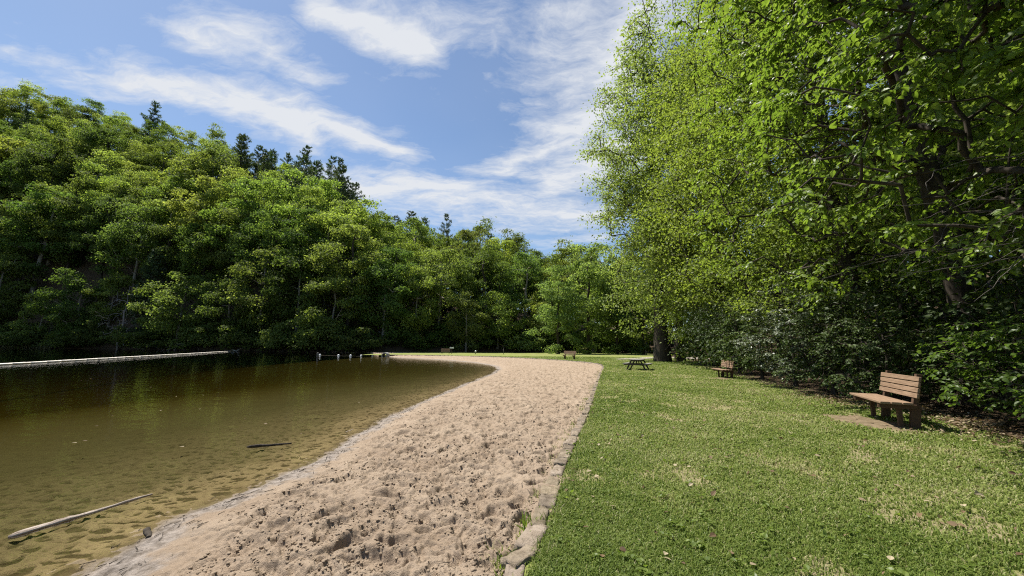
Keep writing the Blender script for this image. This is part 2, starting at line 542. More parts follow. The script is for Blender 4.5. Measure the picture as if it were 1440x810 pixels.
def sand_height(x, y, r):
    wob = 0.35 * (fbm(x * 0.9, y * 0.9, 3, 2) - 0.45)
    dw = water_sd(x, y) + wob * np.clip(r / 6, 0.3, 1.0)
    land = WATER_Z + 0.10 * np.clip(dw, 0, 2.0) ** 0.8 * 0.78 + 0
    land = WATER_Z + 0.17 * (1 - np.exp(-np.clip(dw, 0, 50) / 1.0))
    dd = np.clip(-dw, 0, 60)
    bed = WATER_Z - 0.05 * dd - 0.006 * dd ** 1.6
    bed = np.maximum(bed, -2.6 - 0.2 * fbm(x * .1, y * .1, 2, 1))
    z = np.where(dw > 0, land, bed)
    m = smooth(dw, 0.15, 1.1)
    # warp so that prints do not look like stamped ellipses
    wx = x + 0.10 * (vnoise(x * 6, y * 6, 1) - .5) + 0.04 * (vnoise(x * 17, y * 17, 2) - .5)
    wy = y + 0.10 * (vnoise(x * 6, y * 6, 3) - .5) + 0.04 * (vnoise(x * 17, y * 17, 4) - .5)
    rough = 0.085 * dimples(wx, wy, 0.33, 0, 0.115, 2.0) + 0.030 * dimples(wx + 3.1, wy + 1.7, 0.17, 2, 0.045)
    lump = np.clip(-dimples(wx + 1.3, wy - 2.2, 0.14, 3, 0.042, 1.4), 0, 1.3) * smooth(fbm(x * 1.7 + 9, y * 1.7, 3, 2), 0.36, 0.55)
    rough += 0.034 * lump + 0.022 * np.clip(-dimples(wx * 1.0 + 7, wy + 4, 0.08, 1, 0.024, 1.3), 0, 1.3)
    rough += 0.11 * (fbm(x * 2.6, y * 2.6, 4, 3) - 0.45) + 0.062 * (np.abs(fbm(wx * 11, wy * 11, 4, 5) - 0.45) * 2 - .3)
    rough += 0.036 * smooth(fbm(wx * 20, wy * 20, 3, 1), .3, .65)
    rough = np.where(rough < 0, -0.07 * np.tanh(-rough / 0.07), 0.085 * np.tanh(rough / 0.085))
    far = np.clip(r / 14, 0.95, 1.5)
    z = z + m * rough * far * 0.85
    # crust and ripples by the edge, soft ripples below the water
    z = z + (1 - m) * (dw > -0.1) * 0.022 * (fbm(x * 9 + y * 3, y * 9, 3, 4) - 0.45)
    s = smooth(-dw, -0.2, 0.6)
    rip = dimples(wx * 1.3, wy * 2.6, 0.34, 1, 0.11, 2.2) + 0.5 * dimples(wx * 1.7 + 5, wy * 3.2, 0.25, 3, 0.07, 2.0)
    z = z + s * (0.022 * rip + 0.03 * (fbm(x * 2, y * 4, 3, 1) - .45)) * np.clip(1.2 - dd / 14, 0, 1)
    z = np.where((dw < 0) & (dw < -0.25), np.minimum(z, WATER_Z - 0.012), z)
    return z, dw, rough * m, rip * s

x, y, r, F = polar(1.1, 150, 1250, -84, 36, 1080)
dc = seg_dist(x, y, [tuple(p) for p in CURB])
lawn_in = inside(x, y, LAWN_POLY)
mask = (~lawn_in) | (dc < 0.12)
used, F = keep_faces(F, mask)
x, y, r = x[used], y[used], r[used]; dcu = dc[used]
z, dw, rg, rip = sand_height(x, y, r)
me = mesh_np('sand_beach', np.stack([x, y, z], 1), F, {'dw': dw, 'hollow': np.clip(-rg * 9, -1, 1), 'rip': rip, 'dc': dcu}, True)

m, nt = new_mat('sand'); n = N(nt)
geo = n('ShaderNodeNewGeometry'); pos = geo.outputs['Position']
n1 = n.noise(pos, 1.3, 4); n2 = n.noise(pos, 22, 4, 0.7); n3 = n.noise(pos, 160, 3, 0.7)
dry = n.ramp(n1, [(0.3, (0.245, 0.184, 0.130)), (0.7, (0.315, 0.247, 0.181))])
dry = n.mix(n.math('MULTIPLY', n.ramp(n2, [(0.5, (0, 0, 0)), (0.72, (1, 1, 1))]), 0.35), dry, (0.175, 0.118, 0.076))
dry = n.mix(n.ramp(n3, [(0.62, (0, 0, 0)), (0.75, (0.5, 0.5, 0.5))]), dry, (0.12, 0.085, 0.06))
dwn = n.math('ADD', n.attr('dw'), n.math('MULTIPLY', n.math('SUBTRACT', n.noise(pos, 2.5, 5, 0.65), 0.5), 1.1))
crust = n.ramp(n.noise(pos, 9, 4, 0.7), [(0.35, (0.095, 0.08, 0.066)), (0.6, (0.29, 0.252, 0.22))])
band = n.ramp(n.math('DIVIDE', n.math('ADD', dwn, 0.1), 1.0), [(0.08, (1, 1, 1)), (0.32, (0.8, 0.8, 0.8)), (0.5, (0, 0, 0))])
c = n.mix(band, dry, crust)
wet = n.ramp(n.math('DIVIDE', n.math('ADD', n.attr('dw'), 0.2), 0.5), [(0.2, (1, 1, 1)), (0.62, (0, 0, 0))])
c = n.mix(wet, c, (0.15, 0.112, 0.068))
# bed: sand silted over with brown debris in the hollows, dark mud further out
dep = n.math('MULTIPLY', n.attr('dw'), -1.0)
bedc = n.ramp(n.noise(pos, 1.6, 4), [(0.3, (0.20, 0.152, 0.09)), (0.7, (0.275, 0.215, 0.132))])
mpb = n('ShaderNodeMapping'); mpb.inputs['Rotation'].default_value = (0, 0, 0.9); mpb.inputs['Scale'].default_value = (1.0, 0.45, 1); n.link(pos, mpb.inputs[0])
silt = n.math('MULTIPLY', n.ramp(n.math('ADD', n.math('MULTIPLY', n.attr('rip'), -0.7), n.math('MULTIPLY', n.noise(mpb.outputs[0], 7, 4, 0.7), 0.85)), [(0.36, (0, 0, 0)), (0.56, (1, 1, 1))]), 0.85)
bedc = n.mix(silt, bedc, (0.045, 0.033, 0.014))
mud = n.ramp(n.math('DIVIDE', n.math('ADD', dep, n.math('MULTIPLY', n.math('SUBTRACT', n.noise(pos, 0.5, 3), 0.5), 1.6)), 8.0), [(0.05, (0, 0, 0)), (0.2, (0.7, 0.7, 0.7)), (0.6, (1, 1, 1))])
bedc = n.mix(mud, bedc, (0.072, 0.064, 0.027))
c = n.mix(n.ramp(n.math('DIVIDE', n.math('ADD', dep, 0.1), 0.5), [(0.1, (0, 0, 0)), (0.7, (1, 1, 1))]), c, bedc)
bh = n.math('ADD', n.math('MULTIPLY', n2, 0.7), n.math('MULTIPLY', n3, 0.3))
n.out(n.principled(c, 0.95, 0.1, n.bump(bh, 0.9, 0.035)))
M['sand'] = m
tag(obj('sand_beach', me, m), 'churned tan sand beach curving along the lake and on under its shallows', 'beach', kind='structure')

# ================================================================== WATER
m, nt = new_mat('lake_water'); n = N(nt)
geo = n('ShaderNodeNewGeometry'); pos = geo.outputs['Position']
mp = n('ShaderNodeMapping'); mp.inputs['Scale'].default_value = (1.0, 1.6, 1); mp.inputs['Rotation'].default_value = (0, 0, 0.5); n.link(pos, mp.inputs[0])
h = n.math('ADD', n.math('MULTIPLY', n.noise(mp.outputs[0], 0.9, 3, 0.5), 1.0), n.math('MULTIPLY', n.noise(mp.outputs[0], 5, 3, 0.5), 0.16))
bmp = n.bump(h, 0.045, 0.3)
fr = n('ShaderNodeFresnel'); fr.inputs['IOR'].default_value = 1.33; n.link(bmp, fr.inputs['Normal'])
gl = n('ShaderNodeBsdfGlossy'); gl.inputs['Roughness'].default_value = 0.02; n.link(bmp, gl.inputs['Normal'])
tr = n('ShaderNodeBsdfTransparent'); tr.inputs[0].default_value = (0.93, 0.92, 0.82, 1)
mx = n('ShaderNodeMixShader'); n.link(fr.outputs[0], mx.inputs[0]); n.link(tr.outputs[0], mx.inputs[1]); n.link(gl.outputs[0], mx.inputs[2])
ab = n('ShaderNodeVolumeAbsorption'); ab.inputs[0].default_value = (0.72, 0.67, 0.38, 1); ab.inputs[1].default_value = 0.21
n.out(mx.outputs[0], ab.outputs[0])
M['water'] = m
V = np.array([[-330, -30, WATER_Z], [40, -30, WATER_Z], [40, 125, WATER_Z], [-330, 125, WATER_Z]], float)
tag(obj('lake_water', mesh_np('lake_water', V, np.array([[0, 1, 2, 3]])), m), 'still brown-green lake water, clear over sand near the beach', 'lake', kind='structure')

# ================================================================== LAWN
def lawn_z(x, y):
    return 0.085 + 0.010 * np.clip(x - 1, 0, 12) + 0.05 * (fbm(x * 0.25, y * 0.25, 3, 2) - 0.45) * np.clip(seg_dist(x, y, [tuple(p) for p in CURB]) / 2, 0, 1) + 0.02 * (fbm(x * 2, y * 2, 2, 6) - .45)

x, y, r, F = polar(1.1, 140, 420, -40, 90, 380)
dc = seg_dist(x, y, [tuple(p) for p in CURB])
used, F = keep_faces(F, inside(x, y, LAWN_POLY))
x, y, r, dc = x[used], y[used], r[used], dc[used]
outm = ~inside(x, y, LAWN_POLY)
# snap the overhanging rim of the sheet back onto the edging line
zz = lawn_z(x, y) - 0.02
C2 = densify([tuple(p) for p in CURB], 0.15)
ii = np.where(outm & (dc < 8))[0]
for k in ii:
    q = C2[np.argmin(np.hypot(C2[:, 0] - x[k], C2[:, 1] - y[k]))]
    if np.hypot(q[0] - x[k], q[1] - y[k]) < 6: x[k], y[k] = q
bare = smooth(fbm(x * 1.4 + 3, y * 1.4, 4, 3), 0.55, 0.68)
me = mesh_np('lawn', np.stack([x, y, zz], 1), F, {'bare': bare}, True)
m, nt = new_mat('lawn_soil'); n = N(nt)
geo = n('ShaderNodeNewGeometry'); pos = geo.outputs['Position']
g1 = n.ramp(n.noise(pos, 0.5, 4), [(0.3, (0.14, 0.175, 0.04)), (0.7, (0.18, 0.21, 0.055))])
g2 = n.mix(n.ramp(n.noise(pos, 30, 4, 0.7), [(0.45, (0, 0, 0)), (0.7, (0.8, 0.8, 0.8))]), g1, (0.27, 0.25, 0.11))
bn = n.math('MULTIPLY', n.attr('bare'), n.ramp(n.noise(pos, 12, 5, 0.7), [(0.35, (0.3, 0.3, 0.3)), (0.55, (1, 1, 1))]))
g3 = n.mix(bn, g2, (0.25, 0.21, 0.125))
n.out(n.principled(g3, 0.95, 0.05, n.bump(n.noise(pos, 60, 3, 0.7), 0.8, 0.03)))
M['lawn'] = m
tag(obj('lawn', me, m), 'mown green lawn with thin sandy patches beside the beach', 'lawn', kind='structure')

# base ground to the horizon, below everything
V = np.array([[-1500, -600, -3.2], [1500, -600, -3.2], [1500, 2500, -3.2], [-1500, 2500, -3.2]], float)
m, nt = new_mat('earth'); n = N(nt)
geo = n('ShaderNodeNewGeometry')
n.out(n.principled(n.ramp(n.noise(geo.outputs['Position'], 0.05, 4), [(0.3, (0.04, 0.05, 0.015)), (0.7, (0.07, 0.075, 0.025))]), 0.95, 0.05))
tag(obj('ground', mesh_np('ground', V, np.array([[0, 1, 2, 3]])), m), 'dark earth stretching out under the whole valley', 'ground', kind='structure')

# ================================================================== FOREST FLOOR (right) and WOODED HILL (far)
M['litter'], nt = new_mat('leaf_litter_soil'); n = N(nt)
geo = n('ShaderNodeNewGeometry'); pos = geo.outputs['Position']
c = n.ramp(n.noise(pos, 7, 6, 0.7), [(0.3, (0.035, 0.026, 0.016)), (0.55, (0.085, 0.062, 0.04)), (0.75, (0.16, 0.12, 0.08))])
n.out(n.principled(c, 0.95, 0.05, n.bump(n.noise(pos, 18, 5, 0.7), 1.0, 0.06)))

EDGE_Y = [-9, 0, 3, 5, 6.6, 8, 9.5, 11, 14, 17, 20, 24, 30, 36, 50, 80, 100]
EDGE_X = [9.4, 8.2, 7.9, 7.9, 8.1, 8.6, 9.2, 9.1, 9.6, 10.4, 11.3, 12.6, 14.5, 16.5, 22.0, 30, 34]
def edge_x(y): return np.interp(y, EDGE_Y, EDGE_X)
xs = np.concatenate([np.linspace(-1.0, 4, 60), np.linspace(4.3, 70, 50)])
ys = np.linspace(-9, 110, 420)
X, Y = np.meshgrid(xs, ys, indexing='ij')
Xw = edge_x(Y) + X
s = X + 0.9 * (fbm(Xw * 0.9, Y * 0.9, 4, 3) - 0.45)
base = lawn_z(Xw.ravel(), Y.ravel()).reshape(X.shape)
Zf = base - 0.05 + np.clip(s, -1, 0.6) * 0.09 + 0.05 * (fbm(Xw * 3, Y * 3, 3, 5) - .45) * (s > 0) + 0.32 * np.clip(s - 6, 0, 100)  # slope past the wood edge is added to shut out low sky light
nn = len(ys)
i = np.arange(len(xs) - 1)[:, None]; j = np.arange(nn - 1)[None]; a = i * nn + j
Ff = np.stack([a, a + nn, a + nn + 1, a + 1], 2).reshape(-1, 4)
tag(obj('forest_floor', mesh_np('forest_floor', np.stack([Xw.ravel(), Y.ravel(), Zf.ravel()], 1), Ff, None, True), M['litter']), 'dark leaf-littered woodland floor rising behind the benches', 'forest floor', kind='structure')

TOPPX = [-400, 0, 100, 170, 230, 300, 350, 430, 480, 500, 560, 620, 700, 740, 790, 850, 950, 1100]
TOPPY = [90, 112, 124, 152, 176, 198, 224, 248, 276, 312, 328, 346, 364, 376, 384, 396, 405, 408]
def hill_params(a):
    px = 720 + a * FPX
    py = np.interp(px, TOPPX, TOPPY)
    hz = 487 + (px - 720) * 0.0105
    Ys = shoreY(a)
    Yr = Ys + np.interp(px, [-400, 0, 480, 560, 800, 1100], [66, 66, 56, 72, 80, 80])
    H = 1.6 + Yr * (hz - py) / FPX - 19.5
    return Ys, Yr, np.maximum(H, 2.0)
def hill_z(a, Y):
    Ys, Yr, H = hill_params(a)
    t = np.clip((Y - Ys) / (Yr - Ys), -0.2, 1.6)
    return np.where(t < 0, -0.6 + 6 * t, -0.25 + H * np.where(t < 1, t ** 0.9, 1 + 0.15 * (t - 1)))
aa = np.linspace(-2.4, 0.9, 240); tt = np.linspace(-0.12, 1.5, 60)
A, T = np.meshgrid(aa, tt, indexing='ij')
Ys, Yr, H = hill_params(A)
Yh = Ys + T * (Yr - Ys); Xh = A * Yh
Zh = hill_z(A, Yh) + 1.6 * (fbm(Xh * 0.08, Yh * 0.08, 3, 1) - .45) * smooth(T, 0, 0.3) + 0.25 * (fbm(Xh * .5, Yh * .5, 3, 2) - .4)
nn = len(tt); i = np.arange(len(aa) - 1)[:, None]; j = np.arange(nn - 1)[None]; a = i * nn + j
Ff = np.stack([a, a + nn, a + nn + 1, a + 1], 2).reshape(-1, 4)
tag(obj('hillside', mesh_np('hillside', np.stack([Xh.ravel(), Yh.ravel(), Zh.ravel()], 1), Ff, None, True), M['litter']), 'steep wooded hillside rising beyond the lake', 'hillside', kind='structure')

# pale gravel drive far across the lawn
gp = [G(868, 506.5, 0.12), G(925, 504.0, 0.12), G(958, 504.5, 0.12), G(1010, 505, 0.12)]
ctr = catmull([p[:2] for p in gp], 6); wdt = np.interp(np.linspace(0, 1, len(ctr)), [0, 0.3, 1], [0.8, 2.6, 3.4])
Vg = np.concatenate([np.c_[ctr[:, 0], ctr[:, 1] - wdt, np.full(len(ctr), 0)], np.c_[ctr[:, 0], ctr[:, 1] + wdt, np.full(len(ctr), 0)]])
Vg[:, 2] = lawn_z(Vg[:, 0], Vg[:, 1]) + 0.03
k = len(ctr); i = np.arange(k - 1)
m, nt = new_mat('gravel'); n = N(nt); geo = n('ShaderNodeNewGeometry')
n.out(n.principled(n.ramp(n.noise(geo.outputs['Position'], 8, 5, 0.7), [(0.3, (0.25, 0.215, 0.175)), (0.7, (0.36, 0.325, 0.28))]), 0.95, 0.1))
tag(obj('gravel_path', mesh_np('gravel_path', Vg, np.stack([i, i + 1, i + 1 + k, i + k], 1)), m), 'pale gravel path crossing the far lawn by the big trunks', 'path', kind='structure')

# bare dirt under the benches
BENCH1 = (7.90, 8.25)
def dirt_patch(cx, cy, rx, ry, rot, seed, label):
    th = np.linspace(0, 2 * math.pi, 49)[:-1]; rr = np.linspace(0, 1, 10)
    Rr, Th = np.meshgrid(rr, th, indexing='ij')
    k = 1 + 0.7 * (vnoise(np.cos(Th) * 2 + seed, np.sin(Th) * 2 + seed, 1) - 0.5) + 0.35 * (vnoise(np.cos(Th) * 7 + seed, np.sin(Th) * 7 + seed, 2) - 0.5)
    lx = Rr * k * rx * np.cos(Th); ly = Rr * k * ry * np.sin(Th)
    X = cx + lx * math.cos(rot) - ly * math.sin(rot); Y = cy + lx * math.sin(rot) + ly * math.cos(rot)
    Z = lawn_z(X.ravel(), Y.ravel()).reshape(X.shape) + 0.018 - 0.05 * Rr ** 3 + 0.02 * (fbm(X.ravel() * 7, Y.ravel() * 7, 3, 2).reshape(X.shape) - .45)
    nt_ = 48; i = np.arange(9)[:, None]; j = np.arange(nt_)[None]
    F = np.stack([i * nt_ + j, (i + 1) * nt_ + j, (i + 1) * nt_ + (j + 1) % nt_, i * nt_ + (j + 1) % nt_], 2).reshape(-1, 4)
    return tag(obj('dirt_patch', mesh_np('dirt_patch', np.stack([X.ravel(), Y.ravel(), Z.ravel()], 1), F, None, True), M['dirt']), label, 'bare dirt', kind='structure')
m, nt = new_mat('dirt'); n = N(nt); geo = n('ShaderNodeNewGeometry'); pos = geo.outputs['Position']
n.out(n.principled(n.ramp(n.noise(pos, 6, 6, 0.7), [(0.3, (0.095, 0.072, 0.042)), (0.6, (0.19, 0.145, 0.092)), (0.75, (0.23, 0.18, 0.12))]), 0.95, 0.05, n.bump(n.noise(pos, 40, 4, 0.7), 0.7, 0.02)))
M['dirt'] = m
dirt_patch(7.35, 8.3, 1.05, 0.62, math.radians(80), 2.0, 'worn tan dirt in front of the nearest bench')
dirt_patch(10.2, 19.0, 0.9, 0.5, math.radians(80), 5.0, 'worn dirt under the shaded bench among shrubs')

# ================================================================== GRASS (stuff)
def grass_mesh(nb, rmin, rmax, t0, t1, r_, hmul=1.0):
    r = np.exp(r_.uniform(math.log(rmin), math.log(rmax), nb)); th = np.radians(r_.uniform(t0, t1, nb))
    # clumping
    r = r * np.exp(r_.normal(0, 0.002, nb))
    x = r * np.sin(th); y = r * np.cos(th)
    ok = inside(x, y, LAWN_POLY)
    ok &= seg_dist(x, y, [tuple(p) for p in CURB]) > 0.02 + 0.06 * r_.random(nb)
    ok &= x < edge_x(y) + 1.2 - 1.4 * r_.random(nb)
    cv = fbm(x * 1.4 + 3, y * 1.4, 4, 3)
    ok &= r_.random(nb) > smooth(cv, 0.5, 0.72) * 0.72
    ok &= ~((((x - 7.35) * math.cos(1.396) + (y - 8.3) * math.sin(1.396)) / 1.0) ** 2 + ((-(x - 7.35) * math.sin(1.396) + (y - 8.3) * math.cos(1.396)) / 0.6) ** 2 < 0.35 + 0.95 * r_.random(nb))
    x, y, r, cv = x[ok], y[ok], r[ok], cv[ok]; n_ = len(x)
    tuft = fbm(x * 3.0, y * 3.0, 3, 1)
    h = (0.018 + 0.038 * tuft + 0.012 * r_.random(n_)) * (1 + 0.012 * r) * hmul * r_.uniform(0.6, 1.25, n_)
    w = np.maximum(0.0032, r * 0.0011) * r_.uniform(0.7, 1.4, n_)
    az = r_.uniform(0, 6.28, n_); lean = r_.uniform(0.15, 1.1, n_)
    dx = np.cos(az); dy = np.sin(az)
    P = np.stack([x, y, lawn_z(x, y) - 0.03], 1)
    S = np.stack([-dy, dx, np.zeros(n_)], 1) * w[:, None]
    D = np.stack([dx, dy, np.zeros(n_)], 1)
    mid = P + D * (h * 0.35 * lean)[:, None]; mid[:, 2] += h * 0.62 + 0.01
    tip = P + D * (h * lean * 1.1)[:, None]; tip[:, 2] += h * (1.05 - 0.3 * lean) + 0.01
    V = np.stack([P - S, P + S, mid + S * 0.8, mid - S * 0.8, tip], 1).reshape(-1, 3)
    b = np.arange(n_)[:, None] * 5
    big = fbm(x * 0.35, y * 0.35, 3, 4)
    tone = np.clip(0.40 + 1.2 * (big - 0.45) + 0.5 * (tuft - .45) + r_.normal(0, 0.19, n_) + (r_.random(n_) < 0.09) * 0.55 + smooth(cv, .47, .62) * 0.12, 0, 1)
    return mesh_np('grass', V, [b + np.array([[0, 1, 2, 3]]), b + np.array([[3, 2, 4]])], {'tone': np.repeat(tone, 5)})
m, nt = new_mat('grass_blade'); n = N(nt)
c = n.ramp(n.attr('tone'), [(0.0, (0.115, 0.172, 0.030)), (0.4, (0.200, 0.258, 0.056)), (0.75, (0.285, 0.330, 0.100)), (1.0, (0.46, 0.42, 0.23))])
p = n.principled(c, 0.5, 0.25); t = n('ShaderNodeBsdfTranslucent'); n.link(c, t.inputs[0])
mx = n('ShaderNodeMixShader'); mx.inputs[0].default_value = 0.5; n.link(p, mx.inputs[1]); n.link(t.outputs[0], mx.inputs[2]); n.out(mx.outputs[0])
M['grass'] = m
tag(obj('grass', grass_mesh(620000, 1.7, 60, -12, 66, np.random.default_rng(21)), m), 'short mown green grass blades covering the lawn', 'grass', kind='stuff')

# ================================================================== STONE EDGING
m, nt = new_mat('edging_stone'); n = N(nt)
geo = n('ShaderNodeNewGeometry'); pos = geo.outputs['Position']; oi = n('ShaderNodeObjectInfo')
c = n.ramp(n.noise(pos, 7, 5, 0.7), [(0.3, (0.10, 0.082, 0.06)), (0.5, (0.185, 0.155, 0.12)), (0.72, (0.265, 0.23, 0.19))])
c = n.mix(0.8, c, oi.outputs['Color'], 'MULTIPLY')
n.out(n.principled(c, 0.9, 0.15, n.bump(n.noise(pos, 30, 5, 0.7), 0.8, 0.03)))
M['stone'] = m

def stone_mesh(L, W, H, r_, sub=5, ka=0.95, kb=0.07):
    nx, ny, nz = 8, 6, 4
    # rounded box from a grid-subdivided cube
    pts = []; idx = {}
    faces = []
    def vid(p):
        k = tuple(np.round(p, 4))
        if k not in idx: idx[k] = len(pts); pts.append(p)
        return idx[k]
    n_ = sub
    g = np.linspace(-1, 1, n_ + 1)
    for ax in range(3):
        for sgn in (-1, 1):
            for i in range(n_):
                for j in range(n_):
                    q = []
                    for (a, b) in ((g[i], g[j]), (g[i + 1], g[j]), (g[i + 1], g[j + 1]), (g[i], g[j + 1])):
                        p = np.zeros(3); p[ax] = sgn; p[(ax + 1) % 3] = a; p[(ax + 2) % 3] = b; q.append(vid(p))
                    faces.append(q if sgn > 0 else q[::-1])
    P = np.array(pts)
    P = np.sign(P) * np.abs(P) ** 1.0
    nrm = np.linalg.norm(P, axis=1)[:, None]
    P = P * ka + P / nrm * kb
    o = r_.uniform(0, 50)
    dsp = (vnoise(P[:, 0] * 1.5 + o, P[:, 1] * 1.5 + P[:, 2] * 1.1 + o, 1) - .5) * 0.2 + (vnoise(P[:, 0] * 4 + o, P[:, 1] * 4 - P[:, 2] * 3, 2) - .5) * 0.12
    P = P * (1 + dsp[:, None]) * np.array([L / 2, W / 2, H / 2])
    return P, np.array(faces)

edging = empty('stone_edging', (CURB[10][0], CURB[10][1], 0))
tag(edging, 'low line of weathered fieldstones between beach sand and lawn', 'stone edging')
r_ = np.random.default_rng(8)
acc = densify([tuple(p) for p in CURB], 0.05); seglen = np.r_[0, np.cumsum(np.linalg.norm(np.diff(acc, axis=0), axis=1))]
s = 5.0; cnt = 0; rest = Geo(); total = seglen[-1]
while s < total - 0.3:
    L = r_.uniform(0.17, 0.46)
    px_ = np.interp(s + L / 2, seglen, acc[:, 0]) - 0.05; py_ = np.interp(s + L / 2, seglen, acc[:, 1])
    qx = np.interp(min(s + L, total), seglen, acc[:, 0]); qy = np.interp(min(s + L, total), seglen, acc[:, 1])
    sx = np.interp(s, seglen, acc[:, 0]); sy = np.interp(s, seglen, acc[:, 1])
    ang = math.atan2(qy - sy, qx - sx) + r_.normal(0, 0.03)
    far = math.hypot(px_, py_) > 34
    W = r_.uniform(0.12, 0.19); H = r_.uniform(0.2, 0.25)
    P, Fs = stone_mesh(L * 0.98, W, H, r_, 6 if not far else 2)
    c_, s_ = math.cos(ang), math.sin(ang)
    Q = np.stack([P[:, 0] * c_ - P[:, 1] * s_, P[:, 0] * s_ + P[:, 1] * c_, P[:, 2]], 1)
    ctr = np.array([px_ + r_.normal(0, 0.01), py_, -0.022 + r_.normal(0, 0.01) + (0.06 if far else 0)])
    if not far and cnt < 100:
        o = obj('edging_stone', mesh_np('edging_stone', Q, Fs, None, True), m, edging)
        o.location = ctr - np.array([CURB[10][0], CURB[10][1], 0]); t_ = r_.uniform(0.8, 1.3)
        o.color = (t_ * 1.05, t_, t_ * r_.uniform(0.85, 1.0), 1); cnt += 1
    else: rest.add(Q + ctr - np.array([CURB[10][0], CURB[10][1], 0]), Fs)
    s += L * r_.uniform(1.0, 1.05) if not far else L
o = obj('distant_stones', rest.mesh('distant_stones', True, False), m, edging); o['kind'] = 'stuff'

# ================================================================== WOOD THINGS
def wood_mat(name, a, b, rough=0.75):
    m, nt = new_mat(name); n = N(nt)
    tc = n('ShaderNodeTexCoord'); mp = n('ShaderNodeMapping'); mp.inputs['Scale'].default_value = (1.2, 14, 14)
    n.link(tc.outputs['Object'], mp.inputs[0])
    v = n.noise(mp.outputs[0], 3.0, 5, 0.65, 0.4)
    c = n.ramp(v, [(0.3, a), (0.7, b)])
    st = n.noise(tc.outputs['Object'], 2.5, 3)
    c = n.mix(n.math('MULTIPLY', st, 0.35), c, tuple(q * 0.55 for q in a))
    n.out(n.principled(c, rough, 0.25, n.bump(v, 0.4, 0.01)))
    return m
M['bench_tan'] = wood_mat('bench_slats', (0.17, 0.108, 0.066), (0.32, 0.215, 0.14))
M['bench_dark'] = wood_mat('bench_posts', (0.06, 0.034, 0.02), (0.12, 0.07, 0.04))
M['table_grey'] = wood_mat('table_boards', (0.15, 0.14, 0.125), (0.27, 0.26, 0.24))
M['table_dark'] = wood_mat('table_frame', (0.035, 0.03, 0.027), (0.07, 0.06, 0.05))

def beam(p0, p1, w, h, up=(0, 0, 1), bev=0.006):
    """bevelled bar from p0 to p1; w across, h along 'up'"""
    p0 = np.array(p0, float); p1 = np.array(p1, float); d = unit(p1 - p0); up = np.array(up, float)
    s = unit(np.cross(d, up)); u = np.cross(s, d)
    pr = []
    for sx, sy in ((-1, -1), (1, -1), (1, 1), (-1, 1)):
        a = (sx * (w / 2 - bev), sy * h / 2); b = (sx * w / 2, sy * (h / 2 - bev))
        pr += [a, b] if (sx * sy) < 0 else [b, a]
    pr = np.array(pr)
    # order corners around
    ang = np.arctan2(pr[:, 1] / h, pr[:, 0] / w); pr = pr[np.argsort(ang)]
    k = len(pr)
    V = []
    L = np.linalg.norm(p1 - p0)
    for t, sc in ((0, 1 - 2 * bev / max(w, h)), (bev, 1), (L - bev, 1), (L, 1 - 2 * bev / max(w, h))):
        V.append(p0 + d * t + pr[:, :1] * sc * s + pr[:, 1:] * sc * u)
    V = np.concatenate(V); F = []
    a = np.arange(k); b = (a + 1) % k
    for i in range(3): F.append(np.stack([i * k + a, i * k + b, (i + 1) * k + b, (i + 1) * k + a], 1))
    return V, [np.concatenate(F), np.array([list(range(k))[::-1]]), np.array([[3 * k + q for q in range(k)]])]

def bar(name, parts, mat, parent):
    g = Geo()
    for p in parts: g.add(*beam(*p))
    me = g.mesh(name, False, False)
    return obj(name, me, mat, parent)

def make_bench(loc, rz, label, scale=1.0):
    """length along local x, facing local -y"""
    e = empty('park_bench', loc, rz, scale)
    tag(e, label, 'bench', 'wooden benches beside the beach')
    L = 1.68
    tilt = 0.19
    # seat of three boards
    for k in range(3):
        yy = -0.40 + k * 0.165
        bar('seat_board', [((-L / 2, yy, 0.455), (L / 2, yy, 0.455), 0.152, 0.042)], M['bench_tan'], e)
    for k in range(4):
        z0 = 0.605 + k * 0.103; yy = 0.055 + (z0 - 0.45) * tilt
        bar('back_slat', [((-L / 2, yy, z0), (L / 2, yy, z0), 0.04, 0.09, (0, tilt, 1))], M['bench_tan'], e)
    for sx in (-1, 1):
        xx = sx * (L / 2 - 0.20)
        bar('back_post', [((xx, 0.055 + (0.02 - 0.45) * tilt * 0.3, -0.15), (xx, 0.105, 0.44), 0.085, 0.14, (0, 1, 0)), ((xx, 0.095, 0.43), (xx, 0.205, 1.0), 0.085, 0.09, (0, 1, 0.1))], M['bench_dark'], e)
        bar('leg', [((xx + 0.002, -0.15, -0.12), (xx + 0.002, -0.15, 0.36), 0.075, 0.075, (0, 1, 0))], M['bench_dark'], e)
        bar('seat_support', [((xx, -0.46, 0.388), (xx, 0.10, 0.388), 0.04, 0.088), ((xx + 0.065, -0.46, 0.388), (xx + 0.065, 0.10, 0.388), 0.035, 0.088)], M['bench_dark'], e)
    return e
def gz(x, y): return float(lawn_z(np.array([x], float), np.array([y], float))[0])
ang1 = math.atan2(1.52, 0.72)     # length direction; facing = local -y rotated
make_bench((BENCH1[0], BENCH1[1], gz(*BENCH1)), ang1 - math.pi, 'brown slatted bench on worn dirt nearest the camera, under overhanging leaves')
b2 = G(1021, 531.5, 0.16); make_bench((b2[0], b2[1], gz(b2[0], b2[1])), math.radians(-98), 'brown bench half hidden by shrubs beyond the silvery bush', 0.86)
b3 = G(801, 505.4, 0.1); make_bench((b3[0], b3[1], gz(b3[0], b3[1])), math.radians(-38), 'small tan bench alone on open lawn beside the far sand edge')
b4 = G(626.5, 497.6, 0.1); make_bench((b4[0], b4[1], gz(b4[0], b4[1])), math.radians(8), 'farthest reddish bench by a white sign on the grassy point')

